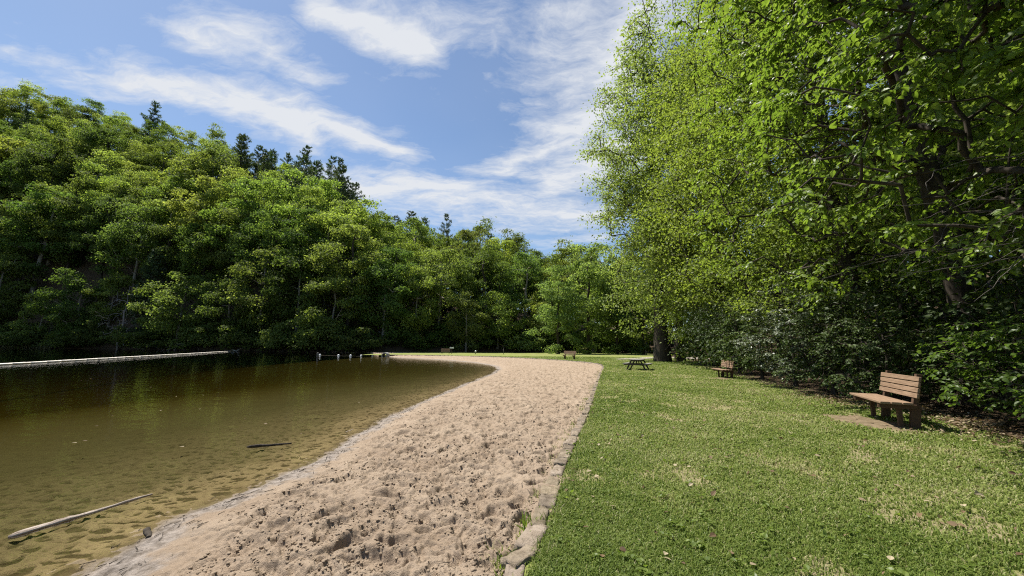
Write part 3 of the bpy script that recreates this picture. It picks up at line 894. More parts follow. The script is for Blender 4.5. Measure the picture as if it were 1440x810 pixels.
pt = G(897, 520.2, 0.12)
tb = empty('picnic_table', (pt[0], pt[1], gz(pt[0], pt[1])), math.radians(62), (1, 1, 0.88))
tag(tb, 'dark framed wooden picnic table standing on the lawn edge', 'picnic table')
for k in range(5): bar('top_board', [((-0.9, -0.29 + k * 0.146, 0.74), (0.9, -0.29 + k * 0.146, 0.74), 0.138, 0.04)], M['table_grey'], tb)
for sy in (-1, 1):
    for k in (0, 1): bar('seat_board', [((-0.9, sy * (0.63 + k * 0.146), 0.45), (0.9, sy * (0.63 + k * 0.146), 0.45), 0.138, 0.04)], M['table_grey'], tb)
for sx in (-1, 1):
    for sy in (-1, 1): bar('leg', [((sx * 0.62, sy * 0.28, 0.715), (sx * 0.62, sy * 0.62, -0.06), 0.04, 0.095, (0, 1, 0))], M['table_dark'], tb)
    bar('seat_beam', [((sx * 0.665, -0.79, 0.385), (sx * 0.665, 0.79, 0.385), 0.038, 0.09)], M['table_dark'], tb)
    bar('top_beam', [((sx * 0.665, -0.34, 0.672), (sx * 0.665, 0.34, 0.672), 0.038, 0.09)], M['table_dark'], tb)
    bar('brace', [((sx * 0.60, 0, 0.40), (sx * 0.15, 0, 0.70), 0.06, 0.04)], M['table_dark'], tb)

# ================================================================== DRIFTWOOD
m, nt = new_mat('driftwood'); n = N(nt)
tc = n('ShaderNodeTexCoord'); mp = n('ShaderNodeMapping'); mp.inputs['Scale'].default_value = (2, 18, 18); n.link(tc.outputs['Object'], mp.inputs[0])
v = n.noise(mp.outputs[0], 2.2, 6, 0.7)
n.out(n.principled(n.ramp(v, [(0.32, (0.09, 0.065, 0.05)), (0.48, (0.33, 0.27, 0.22)), (0.7, (0.52, 0.46, 0.41))]), 0.85, 0.15, n.bump(v, 0.8, 0.02)))
M['drift'] = m
def driftlog(name, p0, p1, r0, r1, mat, label, cat, seed, bend=0.05, nseg=26):
    r_ = np.random.default_rng(seed)
    p0 = np.array(p0, float); p1 = np.array(p1, float); d = p1 - p0; L = np.linalg.norm(d)
    ang = math.atan2(d[1], d[0]); 
    t = np.linspace(0, 1, nseg)
    path = np.stack([t * L, bend * L * (np.sin(t * 3.1) * 0.3 + 0.25 * np.sin(t * 7 + seed)) , t * d[2] + 0.003 * np.sin(t * 9)], 1)
    rad = (r0 + (r1 - r0) * t) * np.clip(t * 25, 0.45, 1) * (1 + 0.22 * (vnoise(t * 9 + seed, t * 0 + seed, 2) - .5) + 0.1 * r_.normal(0, .5, nseg) + 0.14 * np.exp(-((t - 0.28) / 0.03) ** 2) + 0.12 * np.exp(-((t - 0.6) / 0.025) ** 2))
    V, F = tube(path, rad, 14)
    k = 14 * nseg
    th = np.tile(np.arange(14), nseg)
    off = 1 + 0.3 * (vnoise(np.repeat(t * 6, 14) + seed, th * 0.9 + seed, 3) - .5)
    V[:k] = np.repeat(path, 14, 0) + (V[:k] - np.repeat(path, 14, 0)) * off[:, None]
    o = obj(name, mesh_np(name, V, F, None, True), mat, None, tuple(p0)); o.rotation_euler = (0, 0, ang)
    return tag(o, label, cat)
a = G(12, 756, WATER_Z - 0.005); b = G(214, 695, WATER_Z + 0.005)
driftlog('driftwood_log', a, b, 0.031, 0.009, M['drift'], 'long pale bleached log lying in the shallows', 'driftwood', 3, 0.004)
a = G(347, 628.5, WATER_Z + 0.01); b = G(410, 623.5, WATER_Z + 0.01)
driftlog('driftwood_branch', a, b, 0.028, 0.012, M['bark'], 'short dark waterlogged branch in the shallows', 'driftwood', 5, 0.04, 14)
a = G(206, 744, WATER_Z + 0.01); b = G(208.5, 757, WATER_Z + 0.01)
driftlog('bark_chunk', a, b, 0.026, 0.018, M['bark'], 'small dark chunk of bark in shallow water near the sand', 'driftwood', 9, 0.1, 8)
for (q0, q1, rr_, lab) in (((790 / 2.794 + 400 - 250, 0), 0, 0, ''),): pass
a = G(486, 608, WATER_Z + 0.015); b = G(497, 603.5, WATER_Z + 0.02)
driftlog('pale_stick', a, b, 0.009, 0.005, M['drift'], 'thin pale stick poking from the water edge', 'driftwood', 12, 0.05, 8)
a = G(325, 704, WATER_Z + 0.02); b = G(372, 694, WATER_Z + 0.03)
driftlog('dark_twig', a, b, 0.016, 0.008, M['bark'], 'thin dark branch stranded on the crusty waterline', 'driftwood', 15, 0.06, 10)

# ================================================================== FLOATING BOOM, BUOYS, POSTS
def simple_mat(name, a, b, sc=5, rough=0.6, spec=0.3):
    m, nt = new_mat(name); n = N(nt); geo = n('ShaderNodeNewGeometry')
    n.out(n.principled(n.ramp(n.noise(geo.outputs['Position'], sc, 4, 0.6), [(0.3, a), (0.7, b)]), rough, spec))
    return m
M['white_float'] = simple_mat('white_float', (0.62, 0.56, 0.47), (0.8, 0.75, 0.66), 3)
M['white'] = simple_mat('white_plastic', (0.72, 0.72, 0.70), (0.82, 0.82, 0.8), 3, 0.4)
M['rope'] = simple_mat('rope', (0.08, 0.065, 0.045), (0.15, 0.12, 0.09), 20, 0.9)
M['grey_post'] = simple_mat('grey_post', (0.09, 0.08, 0.07), (0.17, 0.16, 0.14), 6, 0.9)
A0 = G(-130, 519.5, WATER_Z + 0.05); A1 = G(333, 493.5, WATER_Z + 0.05)
boom = empty('floating_boom', (A0[0], A0[1], WATER_Z))
tag(boom, 'long white twin-pipe floating boom stretching across the lake', 'floating boom')
d = (A1 - A0); L = np.linalg.norm(d[:2]); d = d / np.linalg.norm(d); sd = np.array([d[1], -d[0], 0])
def bent(t): return 0.12 * math.sin(t * 5.1) + 0.06 * math.sin(t * 13)
ns = 40
for sgn in (-1, 1):
    for k in range(ns):
        t0, t1 = k / ns, (k + 0.965) / ns
        q = [d * L * t + sd * (sgn * 0.13 + bent(t)) + np.array([0, 0, 0.05 + 0.006 * math.sin(k * 2.1)]) for t in np.linspace(t0, t1, 4)]
        V, F = tube(q, [0.062] * 4, 8); obj('float_pipe', mesh_np('float_pipe', V, F, None, True), M['white_float'], boom)
g = Geo()
for k in range(0, ns * 2):
    t = (k + 0.5) / (ns * 2); c0 = d * L * t + sd * bent(t) + np.array([0, 0, 0.06]); g.add(*beam(c0 - sd * 0.13, c0 + sd * 0.13, 0.07, 0.03))
o = obj('cross_tie', g.mesh('cross_tie', False, False), M['rope'], boom); o['kind'] = 'stuff'
g = Geo()
e0 = d * L + sd * bent(1) + np.array([0, 0, 0.05]); 
for sgn, hh in ((1, 0.75), (-1, 0.25)): g.add(*tube([e0, e0 + d * 0.6 + sd * 0.6 * sgn + np.array([0, 0, hh * .6]), e0 + d * 1.0 + sd * 1.1 * sgn + np.array([0, 0, hh])], [0.06, 0.05, 0.03], 6))
obj('anchor_arm', g.mesh('anchor_arm', True, False), M['white_float'], boom)

bpx = [(450, 499), (476, 499.7), (493, 500), (508, 500.2), (524, 500.5)]
lab = ['white ball buoy touching the grey wooden post', 'white ball buoy second along the rope from the post', 'white ball buoy in the middle of the rope', 'white ball buoy second from the concrete pipe end', 'white ball buoy nearest the pipe end at the point']
Pb = []
for (px, py), lb in zip(bpx, lab):
    p = G(px, py + 0.6, WATER_Z); Pb.append(p)
    e = empty('swim_buoy', (p[0], p[1], WATER_Z)); tag(e, lb, 'buoy', 'white buoys on the swimming rope')
    th = np.linspace(0, math.pi, 9); q = [(0, 0, 0.05 - 0.17 * math.cos(a_)) for a_ in th]
    V, F = tube(q, [max(0.004, 0.17 * math.sin(a_)) for a_ in th], 12); obj('float', mesh_np('float', V, F, None, True), M['white'], e)
    V, F = tube([(0, 0, 0.20), (0, 0, 0.25)], [0.04, 0.03], 8); obj('collar', mesh_np('collar', V, F, None, True), M['rope'], e)
pe = G(541, 501, WATER_Z)
path = [np.array([p[0], p[1], WATER_Z + 0.0]) for p in Pb] + [np.array([pe[0], pe[1], WATER_Z + 0.15])]
V, F = tube(path, [0.008] * len(path), 5); tag(obj('swim_rope', mesh_np('swim_rope', V, F, None, True), M['rope']), 'rope stringing the white buoys across the swimming area', 'rope')
p = G(446.5, 502.0, WATER_Z); V, F = tube([(0, 0, -1.2), (0, 0, 0.3), (0, 0, 0.58), (0, 0, 0.62)], [0.13, 0.125, 0.12, 0.08], 12)
tag(obj('mooring_post', mesh_np('mooring_post', V, F, None, True), M['grey_post'], None, (p[0], p[1], WATER_Z)), 'grey wooden post standing in the water by the first buoy', 'post')
# concrete drain pipe at the point
V1, F1 = tube([(0, 0, 0), (0, -0.9, 0)], [0.36, 0.36], 20, False)
o_r = [(math.cos(a_), math.sin(a_)) for a_ in np.linspace(0, 2 * math.pi, 20, False)]
g = Geo()
prof = [(0.30, 0.9), (0.30, -1.2), (0.42, -1.2), (0.42, 0.9)]
Vp = np.array([[r_ * c_, y_, r_ * s_] for (r_, y_) in prof for (c_, s_) in o_r]); Fp = []
for i in range(3): Fp += [[i * 20 + k, i * 20 + (k + 1) % 20, (i + 1) * 20 + (k + 1) % 20, (i + 1) * 20 + k] for k in range(20)]
pp = G(540, 502.0, WATER_Z)
o = obj('drain_pipe', mesh_np('drain_pipe', Vp, np.array(Fp), None, True), simple_mat('concrete', (0.26, 0.25, 0.22), (0.36, 0.35, 0.32), 6, 0.9), None, (pp[0], pp[1] + 0.8, WATER_Z + 0.22)); o.rotation_euler = (0, 0, 0.12)
tag(o, 'round pale concrete pipe end at the tip of the grassy point', 'pipe')
# sign, posts on the far lawn
sp = G(632.5, 497.6, 0.1)
e = empty('sign_post', (sp[0] + 0.2, sp[1] + 1.0, gz(sp[0], sp[1]))); tag(e, 'small white sign on a post behind the farthest bench', 'sign')
bar('post', [((0, 0, -0.2), (0, 0, 1.25), 0.09, 0.09, (0, 1, 0))], M['bench_dark'], e)
bar('sign_board', [((-0.38, -0.065, 1.12), (0.38, -0.065, 1.12), 0.03, 0.22)], M['white'], e)
sp = G(668.8, 497.8, 0.1)
e = empty('marker_post', (sp[0], sp[1], gz(sp[0], sp[1]))); tag(e, 'short dark post with a white cap on the far lawn', 'post')
V, F = tube([(0, 0, -0.2), (0, 0, 0.35)], [0.07, 0.07], 10); obj('shaft', mesh_np('shaft', V, F, None, True), M['bench_dark'], e)
V, F = tube([(0, 0, 0.352), (0, 0, 0.6), (0, 0, 0.70)], [0.14, 0.14, 0.05], 12); obj('cap', mesh_np('cap', V, F, None, True), M['white'], e)
sp = G(708, 498.2, 0.1)
e = empty('thin_post', (sp[0], sp[1], gz(sp[0], sp[1]))); tag(e, 'thin tall grey pole standing near the far tree line', 'post')
V, F = tube([(0, 0, -0.2), (0, 0, 0.6), (0, 0, 1.12)], [0.055, 0.05, 0.045], 8); obj('shaft', mesh_np('shaft', V, F, None, True), M['grey_post'], e)
V, F = tube([(0, 0, 1.12), (0, 0, 1.19)], [0.07, 0.05], 8); obj('cap', mesh_np('cap', V, F, None, True), M['grey_post'], e)

# ================================================================== HILLSIDE TREES
TALL = [deciduous(100 + i, 25, (0.3 * (i - 1), 0.2, 15.2), (6.6 + 0.4 * (i % 3), 6.6, 9.6 - 0.5 * (i % 2)), 56, 225, 0.42, 1.75, 0.34, shell=0.5, sides=5, lobe=1.95) for i in range(5)]
LOW = [deciduous(200 + i, 17, (0.2, 0, 8.8), (6.2, 6.2, 8.0), 54, 225, 0.40, 1.65, 0.25, shell=0.45, sides=5, lobe=1.85) for i in range(3)]
PINE = [conifer(300 + i, 30, 5.4 + 0.5 * i, 0.3, 1.15, 1.6, 0.45, 0.02) for i in range(3)]
HEM = [conifer(320, 20, 4.2, 0.06, 1.0, 0.75, 0.25, -0.3)]

r_ = np.random.default_rng(77)
trees = []
GRP = {'b': 'broadleaf trees on the wooded hillside', 'p': 'pines on the wooded hillside'}
def zone(px):
    for lim, nm in ((110, 'over the near boom'), (240, 'over the dead tree'), (345, 'over the boom tip'), (440, 'left of the buoys'), (540, 'over the buoy rope'), (650, 'behind the farthest bench'), (770, 'behind the thin pole'), (2000, 'behind the lone lawn bench')):
        if px < lim: return nm
rows = [0.03, 0.14, 0.26, 0.38, 0.5, 0.62, 0.74, 0.86, 0.97]
ROWN = ['at the foot of the slope', 'low on the slope', 'low on the slope', 'halfway up the slope', 'halfway up the slope', 'high on the slope', 'high on the slope', 'just below the ridge', 'on the ridge line']
for ri, t0 in enumerate(rows):
    a = -1.62 + r_.uniform(0, 0.06)
    while a < 0.62:
        Ys, Yr, H = (float(q) for q in hill_params(np.array(a)))
        if a > 0.12 and ri > 5: a += 0.1; continue
        t = t0 + r_.uniform(-0.045, 0.045)
        Yt = Ys + t * (Yr - Ys); aj = a + r_.normal(0, 0.008)
        px = 720 + aj * FPX
        kind = 'b'
        # dark pines cluster on the upper slope
        pp_ = 0.06
        if ri >= 6: pp_ = 0.10
        if 330 < px < 490 and ri >= 6: pp_ = 0.8
        if 330 < px < 490 and ri in (4, 5): pp_ = 0.4
        if 540 < px < 760 and ri >= 7: pp_ = 0.5
        if px < 240 and ri >= 7: pp_ = 0.08
        if r_.random() < pp_: kind = 'p'
        trees.append((ri, px, aj, t, kind))
        a += (9.2 if ri < 8 else 8.2) * r_.uniform(0.75, 1.25) / Yt * (0.8 if kind == 'p' else 1.0) * 1.12
# two lone pines against the sky as in the photo
trees += [(8, 172, (172 - 720) / FPX, 1.0, 'P'), (8, 312, (312 - 720) / FPX, 1.0, 'P'), (8, 450, (450 - 720) / FPX, 0.97, 'P'), (8, 383, (383 - 720) / FPX, 1.0, 'P'), (8, 572, (572 - 720) / FPX, 1.0, 'P'), (8, 410, (410 - 720) / FPX, 0.97, 'P'), (8, 468, (468 - 720) / FPX, 0.93, 'P'), (7, 360, (360 - 720) / FPX, 0.84, 'P'), (7, 425, (425 - 720) / FPX, 0.82, 'P'), (7, 398, (398 - 720) / FPX, 0.84, 'P'), (7, 455, (455 - 720) / FPX, 0.8, 'P'), (7, 480, (480 - 720) / FPX, 0.82, 'P'), (7, 340, (340 - 720) / FPX, 0.86, 'P')]
build = []
for (ri, px, a, t, kind) in trees:
    Ys, Yr, H = (float(q) for q in hill_params(np.array(a)))
    Yt = Ys + t * (Yr - Ys); zt = float(hill_z(np.array(a), np.array(Yt)))
    if kind == 'b':
        low = ri == 0
        q = r_.random()
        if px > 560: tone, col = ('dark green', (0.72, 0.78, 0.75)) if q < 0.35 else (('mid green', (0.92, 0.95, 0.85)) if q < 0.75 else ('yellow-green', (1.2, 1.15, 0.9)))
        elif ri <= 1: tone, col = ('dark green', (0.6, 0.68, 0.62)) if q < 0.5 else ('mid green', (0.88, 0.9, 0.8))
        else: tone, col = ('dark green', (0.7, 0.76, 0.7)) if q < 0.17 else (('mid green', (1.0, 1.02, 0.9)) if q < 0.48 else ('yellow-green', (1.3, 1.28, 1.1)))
        v = r_.uniform(0.8, 1.15)
        sc = r_.uniform(0.78, 1.28) * (0.86 if ri >= 6 else 1.0)
        me = (LOW[r_.integers(3)] if low else TALL[r_.integers(5)])
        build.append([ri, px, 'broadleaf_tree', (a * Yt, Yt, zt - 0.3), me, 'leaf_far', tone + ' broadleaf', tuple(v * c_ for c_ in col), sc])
    else:
        v = r_.uniform(0.8, 1.15)
        me = PINE[r_.integers(3)] if (kind == 'P' or ri >= 4 or r_.random() < .5) else HEM[0]
        build.append([ri, px, 'pine_tree', (a * Yt, Yt, zt - 0.3), me, 'needle', 'dark pine', (v, v, v), (r_.uniform(0.85, 1.12) if kind == 'P' else r_.uniform(0.85, 1.1))])
build.sort(key=lambda b: b[1])
from collections import defaultdict
ordn = ['first', 'second', 'third', 'fourth', 'fifth', 'sixth', 'seventh', 'eighth', 'ninth', 'tenth']
cntr = defaultdict(list)
for b in build: cntr[(b[6], ROWN[b[0]], zone(b[1]))].append(b)
for (kd, rw, zn), L_ in cntr.items():
    for k, b in enumerate(L_):
        lb = f'{kd} {rw}, {zn}' if len(L_) == 1 else f'{ordn[k]} {kd} from left {rw}, {zn}'.replace('at the foot of the slope', 'at the slope foot').replace('just below the ridge', 'below the ridge')
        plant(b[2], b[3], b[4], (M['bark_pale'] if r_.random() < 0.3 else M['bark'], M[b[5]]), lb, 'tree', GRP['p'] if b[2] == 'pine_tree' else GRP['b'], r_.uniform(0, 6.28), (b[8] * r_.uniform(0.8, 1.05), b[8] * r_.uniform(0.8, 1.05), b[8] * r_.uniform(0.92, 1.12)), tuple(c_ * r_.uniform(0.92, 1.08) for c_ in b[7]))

# pale trees and bushes standing forward on the far lawn edge
PALE = deciduous(400, 20, (0, 0, 10.5), (5.8, 5.8, 9.5), 60, 240, 0.34, 1.25, 0.28, shell=0.45, sides=5, lobe=1.5)
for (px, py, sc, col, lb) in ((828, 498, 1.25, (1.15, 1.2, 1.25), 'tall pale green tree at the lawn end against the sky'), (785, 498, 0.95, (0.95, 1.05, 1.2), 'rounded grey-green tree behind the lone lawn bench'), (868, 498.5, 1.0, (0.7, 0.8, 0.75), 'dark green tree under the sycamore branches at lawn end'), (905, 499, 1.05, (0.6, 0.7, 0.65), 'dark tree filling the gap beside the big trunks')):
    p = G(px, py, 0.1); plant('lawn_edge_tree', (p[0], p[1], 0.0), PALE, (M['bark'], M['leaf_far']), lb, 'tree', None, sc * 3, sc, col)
BUSH = [deciduous(410 + q, 4.2, (0.3 * q, 0, 2.0), (2.5, 2.1, 2.0 + 0.3 * q), 30, 130, 0.26, 0.95, 0.09, shell=0.2, sides=4, trunk_top=0.6, lobe=0.95) for q in range(2)]
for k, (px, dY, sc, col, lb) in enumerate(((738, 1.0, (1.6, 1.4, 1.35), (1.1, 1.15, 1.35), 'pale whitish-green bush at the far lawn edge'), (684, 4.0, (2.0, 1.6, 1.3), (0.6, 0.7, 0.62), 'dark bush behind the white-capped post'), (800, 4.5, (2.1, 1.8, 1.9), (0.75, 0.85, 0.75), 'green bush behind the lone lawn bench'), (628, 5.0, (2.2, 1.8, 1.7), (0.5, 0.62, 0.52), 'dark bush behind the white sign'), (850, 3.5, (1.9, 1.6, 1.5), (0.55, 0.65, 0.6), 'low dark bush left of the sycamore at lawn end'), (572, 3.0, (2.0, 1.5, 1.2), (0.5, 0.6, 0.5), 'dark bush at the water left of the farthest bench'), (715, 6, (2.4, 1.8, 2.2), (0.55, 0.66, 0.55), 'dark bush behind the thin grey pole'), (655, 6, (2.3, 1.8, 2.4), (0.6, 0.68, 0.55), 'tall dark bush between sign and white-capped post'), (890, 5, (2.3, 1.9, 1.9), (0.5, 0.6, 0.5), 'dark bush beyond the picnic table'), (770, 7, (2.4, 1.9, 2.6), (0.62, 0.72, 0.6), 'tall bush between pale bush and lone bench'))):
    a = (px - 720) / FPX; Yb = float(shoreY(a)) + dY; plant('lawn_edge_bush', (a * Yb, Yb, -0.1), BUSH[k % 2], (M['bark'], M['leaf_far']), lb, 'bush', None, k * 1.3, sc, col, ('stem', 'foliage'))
# bushes overhanging the far waterline
bl = 0
for k, a in enumerate(np.linspace(-1.5, -0.36, 26)):
    a = a + r_.normal(0, 0.012); Ys = float(shoreY(a)) - r_.uniform(0.0, 1.5); v = r_.uniform(0.45, 0.8)
    px = 720 + a * FPX
    plant('shore_bush', (a * Ys, Ys, -0.25), BUSH[k % 2], (M['bark'], M['leaf_far']), f'dark bush overhanging the far water, {["first","second","third","fourth","fifth","sixth","seventh","eighth","ninth","tenth"][k % 10]} from left {["in the boom half", "past the boom middle", "toward the buoys"][k // 10]} of the shore', 'bush', 'bushes along the far waterline', r_.uniform(0, 6), (r_.uniform(1.2, 2.4), r_.uniform(1.2, 2.0), r_.uniform(0.8, 1.9)), (v, v * 1.05, v), ('stem', 'foliage'))

# bare grey dead tree on the far bank
def dead_tree(seed, H, rad, ncl, rb):
    r_ = np.random.default_rng(seed)
    tr_ = np.stack([np.linspace(0, 0.6, 8), np.zeros(8), np.linspace(0, H, 8)], 1); tr_[1:-1, :2] += r_.normal(0, 0.12, (6, 2))
    cl = ellipsoid_pts(ncl, np.array([0.2, 0, H * 0.5]), np.array([rad, rad, H * 0.48]), r_, 0.3)
    cl = cl[cl[:, 2] > 0.6]
    nodes, par, tips = grow(tr_, cl, r_, 0.3)
    rr = radii_of(par, 8, rb, 0.5, 0.025)
    ind = np.arange(8, len(nodes)); g = Geo(); V, F = tube(tr_, rr[:8], 8); g.add(V, F); g2 = Geo()
    V, F = frustums(nodes[par[ind]], nodes[ind], np.minimum(rr[par[ind]], rr[ind] * 1.5), rr[ind], 4); g2.add(V, F)
    return g.mesh('trunk', True, False), g2.mesh('branches', True, False)
p = G(165, 491.5, WATER_Z); Yd = float(shoreY(p[0] / p[1])) - 1.0; ad = p[0] / p[1]
plant('dead_tree', (ad * Yd, Yd, -0.3), dead_tree(5, 14, 4.2, 130, 0.22), (M['bark_dead'], M['bark_dead']), 'bare grey dead tree at the far waterline above the boom', 'tree', None, 0, 1.15, (1, 1, 1))
# fallen grey branches at the far bank
for px, lb, sd_ in ((255, 'bleached fallen branches arching into the far water', 3), (215, 'tangle of grey fallen boughs below the dead tree', 4)):
    a = (px - 720) / FPX; Yd = float(shoreY(a)) - 2.0; g = Geo(); rr = np.random.default_rng(sd_)
    for k in range(9):
        q0 = np.array([rr.normal(0, 1.5), 2.0, rr.uniform(0, 1.4)]); q2 = q0 + np.array([rr.uniform(-5, 5), rr.uniform(-3.5, -1.5), rr.uniform(-1.2, 0.3)]); q1 = (q0 + q2) / 2 + np.array([0, 0, rr.uniform(0.4, 1.4)])
        g.add(*tube(catmull([q0, q1, q2], 5), np.linspace(0.1, 0.035, 11), 6))
    tag(obj('fallen_branches', g.mesh('fallen_branches', True, False), M['bark_dead'], None, (a * Yd, Yd, WATER_Z)), lb, 'branches')
# reeds
rr = np.random.default_rng(31); nb = 2600
a = rr.uniform(-1.5, -1.17, nb); Yd = np.array([float(shoreY(q)) for q in a]) - rr.uniform(0.2, 2.6, nb)
P = np.stack([a * Yd, Yd, np.full(nb, WATER_Z - 0.1)], 1); h = rr.uniform(0.7, 1.6, nb)
V, F, t = leaf_cards(P, np.array([0, 0, 1.0]) + rr.normal(0, 0.12, (nb, 3)), np.stack([rr.normal(0, 1, nb), rr.normal(0, 1, nb), np.zeros(nb)], 1), h, np.full(nb, 0.045), rr.random(nb), False, 0.05)
tag(obj('reeds', mesh_np('reeds', V, F, {'tone': t}), leaf_mat('reed', (0.10, 0.10, 0.045), (0.16, 0.15, 0.07), (0.24, 0.22, 0.12), 0.3, 0.6, 0.2, False)), 'dry pale reeds fringing the far shore behind the boom', 'reeds', kind='stuff')

# ================================================================== TREES ON THE RIGHT
M['twig_grey'] = bark_mat('twig_grey', (0.05, 0.042, 0.035), (0.17, 0.15, 0.13), 8.0)
def near_tree(name, base, H, c, rad, ncl, per, leaf, spray, rb, label, seed, mat='leaf_mid', twigs=False, col=(1, 1, 1), low=-1.0, shell=0.4, wood='bark', sides=5, tt=0.78):
    bz = gz(base[0], base[1])
    cc = (c[0] - base[0], c[1] - base[1], c[2] - bz)
    ms = deciduous(seed, H, cc, rad, ncl, per, leaf, spray, rb, low=low, shell=shell, twigs=twigs, sides=sides, trunk_top=tt, zmin=(2.0 if seed == 506 else 2.5) if twigs else 0.5)
    return plant(name, (base[0], base[1], bz), ms, (M[wood], M[mat]), label, 'tree', None, 0, 1.0, col)

syc = G(932, 509.0, 0.15)
near_tree('sycamore_tree', syc, 40, (syc[0] + 0.6, syc[1], 22), (7.6, 7.8, 19.5), 640, 96, 0.26, 1.2, 0.62, 'towering pale-leaved sycamore with a thick trunk by the gravel path', 501, col=(1.15, 1.15, 1.35), shell=0.35, wood='bark', low=-0.98)
s2 = G(948.5, 508.6, 0.15)
near_tree('sycamore_tree', (s2[0] + 0.4, s2[1] - 0.5), 30, (s2[0] + 2.5, s2[1] + 1, 17), (6, 6, 13.5), 300, 52, 0.26, 1.2, 0.40, 'slimmer dark trunked tree just right of the big sycamore', 502, col=(0.95, 1.0, 1.0))
near_tree('beech_tree', (18.2, 33), 30, (16.6, 33, 16.2), (6.0, 6, 14.5), 540, 90, 0.21, 1.1, 0.4, 'tall green tree on the wood edge beyond the half-hidden bench', 503, col=(1.08, 1.1, 0.95))
near_tree('beech_tree', (16.8, 24), 27, (15.4, 24, 15), (5.4, 5.4, 13.2), 540, 96, 0.17, 1.0, 0.36, 'tall yellow-green tree rising behind the half-hidden bench', 504, col=(1.1, 1.1, 0.9))
near_tree('beech_tree', (14.6, 16.5), 24, (13.2, 16.5, 13.2), (4.9, 4.8, 11.6), 560, 110, 0.135, 0.9, 0.32, 'leafy tree standing behind the silvery bush', 505, col=(1.05, 1.08, 0.9))
near_tree('beech_tree', (12.4, 10.5), 20, (10.6, 10.8, 11.0), (4.8, 4.4, 8.9), 520, 11, 0.115, 0.8, 0.28, 'leafy tree right behind the nearest bench', 506, 'leaf_near', twigs=7, col=(1.0, 1.04, 0.9))
near_tree('beech_tree', (10.2, 4.6), 16, (7.7, 4.7, 8.6), (4.6, 3.5, 6.3), 600, 11, 0.105, 0.62, 0.24, 'overhanging tree nearest the camera with large drooping leaves', 507, 'leaf_near', twigs=7, col=(0.95, 1.02, 0.92))
near_tree('beech_tree', (11.5, 1.0), 16, (10.6, 0.4, 8.6), (4.3, 3.4, 6.4), 260, 10, 0.11, 0.7, 0.24, 'leafy tree at the frame edge beside the overhanging one', 508, 'leaf_near', twigs=6, col=(0.9, 1.0, 0.9))

# woodland rows added behind the edge trees to block sky light
rr = np.random.default_rng(91); kk = 0
WL_LAB = ['woodland tree deep in shade, {} back from the nearest bench', 'woodland tree deep in shade, {} behind the silvery bush', 'woodland tree in shade, {} behind the half-hidden bench', 'woodland tree in shade, {} behind the big sycamore']
for yb, rowl in ((-4, 0), (4, 0), (11, 0), (18, 1), (25, 1), (32, 2), (40, 2), (48, 3), (58, 3)):
    for q in range(3):
        X0 = float(edge_x(yb)) + 13 + q * 7 + rr.uniform(-1.5, 1.5); Y0 = yb + rr.uniform(-2.5, 2.5)
        sfl = X0 - float(edge_x(Y0)); zt = 0.1 + 0.32 * max(0, sfl - 6)
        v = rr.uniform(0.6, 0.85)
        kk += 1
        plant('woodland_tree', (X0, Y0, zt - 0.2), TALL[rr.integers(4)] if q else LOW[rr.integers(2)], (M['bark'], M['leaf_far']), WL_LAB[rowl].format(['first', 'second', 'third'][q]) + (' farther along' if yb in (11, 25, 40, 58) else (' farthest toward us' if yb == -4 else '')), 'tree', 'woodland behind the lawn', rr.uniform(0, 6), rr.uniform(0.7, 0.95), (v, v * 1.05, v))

# shrubs
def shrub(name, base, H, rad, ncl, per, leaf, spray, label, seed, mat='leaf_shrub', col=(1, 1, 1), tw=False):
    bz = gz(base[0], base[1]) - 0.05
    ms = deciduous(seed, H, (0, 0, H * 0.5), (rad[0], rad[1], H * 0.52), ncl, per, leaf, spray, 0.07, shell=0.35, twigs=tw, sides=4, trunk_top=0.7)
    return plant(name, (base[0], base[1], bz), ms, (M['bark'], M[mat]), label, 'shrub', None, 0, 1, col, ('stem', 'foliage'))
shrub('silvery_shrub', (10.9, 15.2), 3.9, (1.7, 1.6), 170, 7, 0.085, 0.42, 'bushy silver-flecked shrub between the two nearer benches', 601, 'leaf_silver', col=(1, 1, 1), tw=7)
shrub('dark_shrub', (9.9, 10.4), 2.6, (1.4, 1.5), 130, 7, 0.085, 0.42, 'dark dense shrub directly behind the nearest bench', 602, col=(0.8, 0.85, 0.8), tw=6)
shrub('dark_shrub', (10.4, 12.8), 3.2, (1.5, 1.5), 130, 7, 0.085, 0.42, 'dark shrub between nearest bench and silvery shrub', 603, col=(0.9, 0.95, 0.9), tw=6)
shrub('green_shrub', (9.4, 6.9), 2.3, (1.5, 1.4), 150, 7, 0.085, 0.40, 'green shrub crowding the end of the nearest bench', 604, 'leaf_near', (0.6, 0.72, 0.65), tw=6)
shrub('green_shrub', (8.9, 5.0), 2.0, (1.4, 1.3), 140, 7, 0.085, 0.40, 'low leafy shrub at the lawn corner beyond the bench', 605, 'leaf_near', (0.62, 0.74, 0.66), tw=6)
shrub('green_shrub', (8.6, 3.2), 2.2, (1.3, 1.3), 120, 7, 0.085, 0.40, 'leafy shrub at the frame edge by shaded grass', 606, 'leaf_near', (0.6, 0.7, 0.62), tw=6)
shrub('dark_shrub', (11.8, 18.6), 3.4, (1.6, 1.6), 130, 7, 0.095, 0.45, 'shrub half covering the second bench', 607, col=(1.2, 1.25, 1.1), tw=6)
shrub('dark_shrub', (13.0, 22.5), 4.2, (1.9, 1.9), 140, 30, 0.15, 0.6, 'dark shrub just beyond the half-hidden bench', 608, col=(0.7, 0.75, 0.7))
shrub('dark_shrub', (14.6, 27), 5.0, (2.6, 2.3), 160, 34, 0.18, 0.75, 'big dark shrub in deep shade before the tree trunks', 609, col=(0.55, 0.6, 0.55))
shrub('dark_shrub', (16.8, 33), 5.0, (2.6, 2.4), 160, 34, 0.2, 0.75, 'dark shrub beside the slim trunk at the wood edge', 610, col=(0.7, 0.75, 0.6))
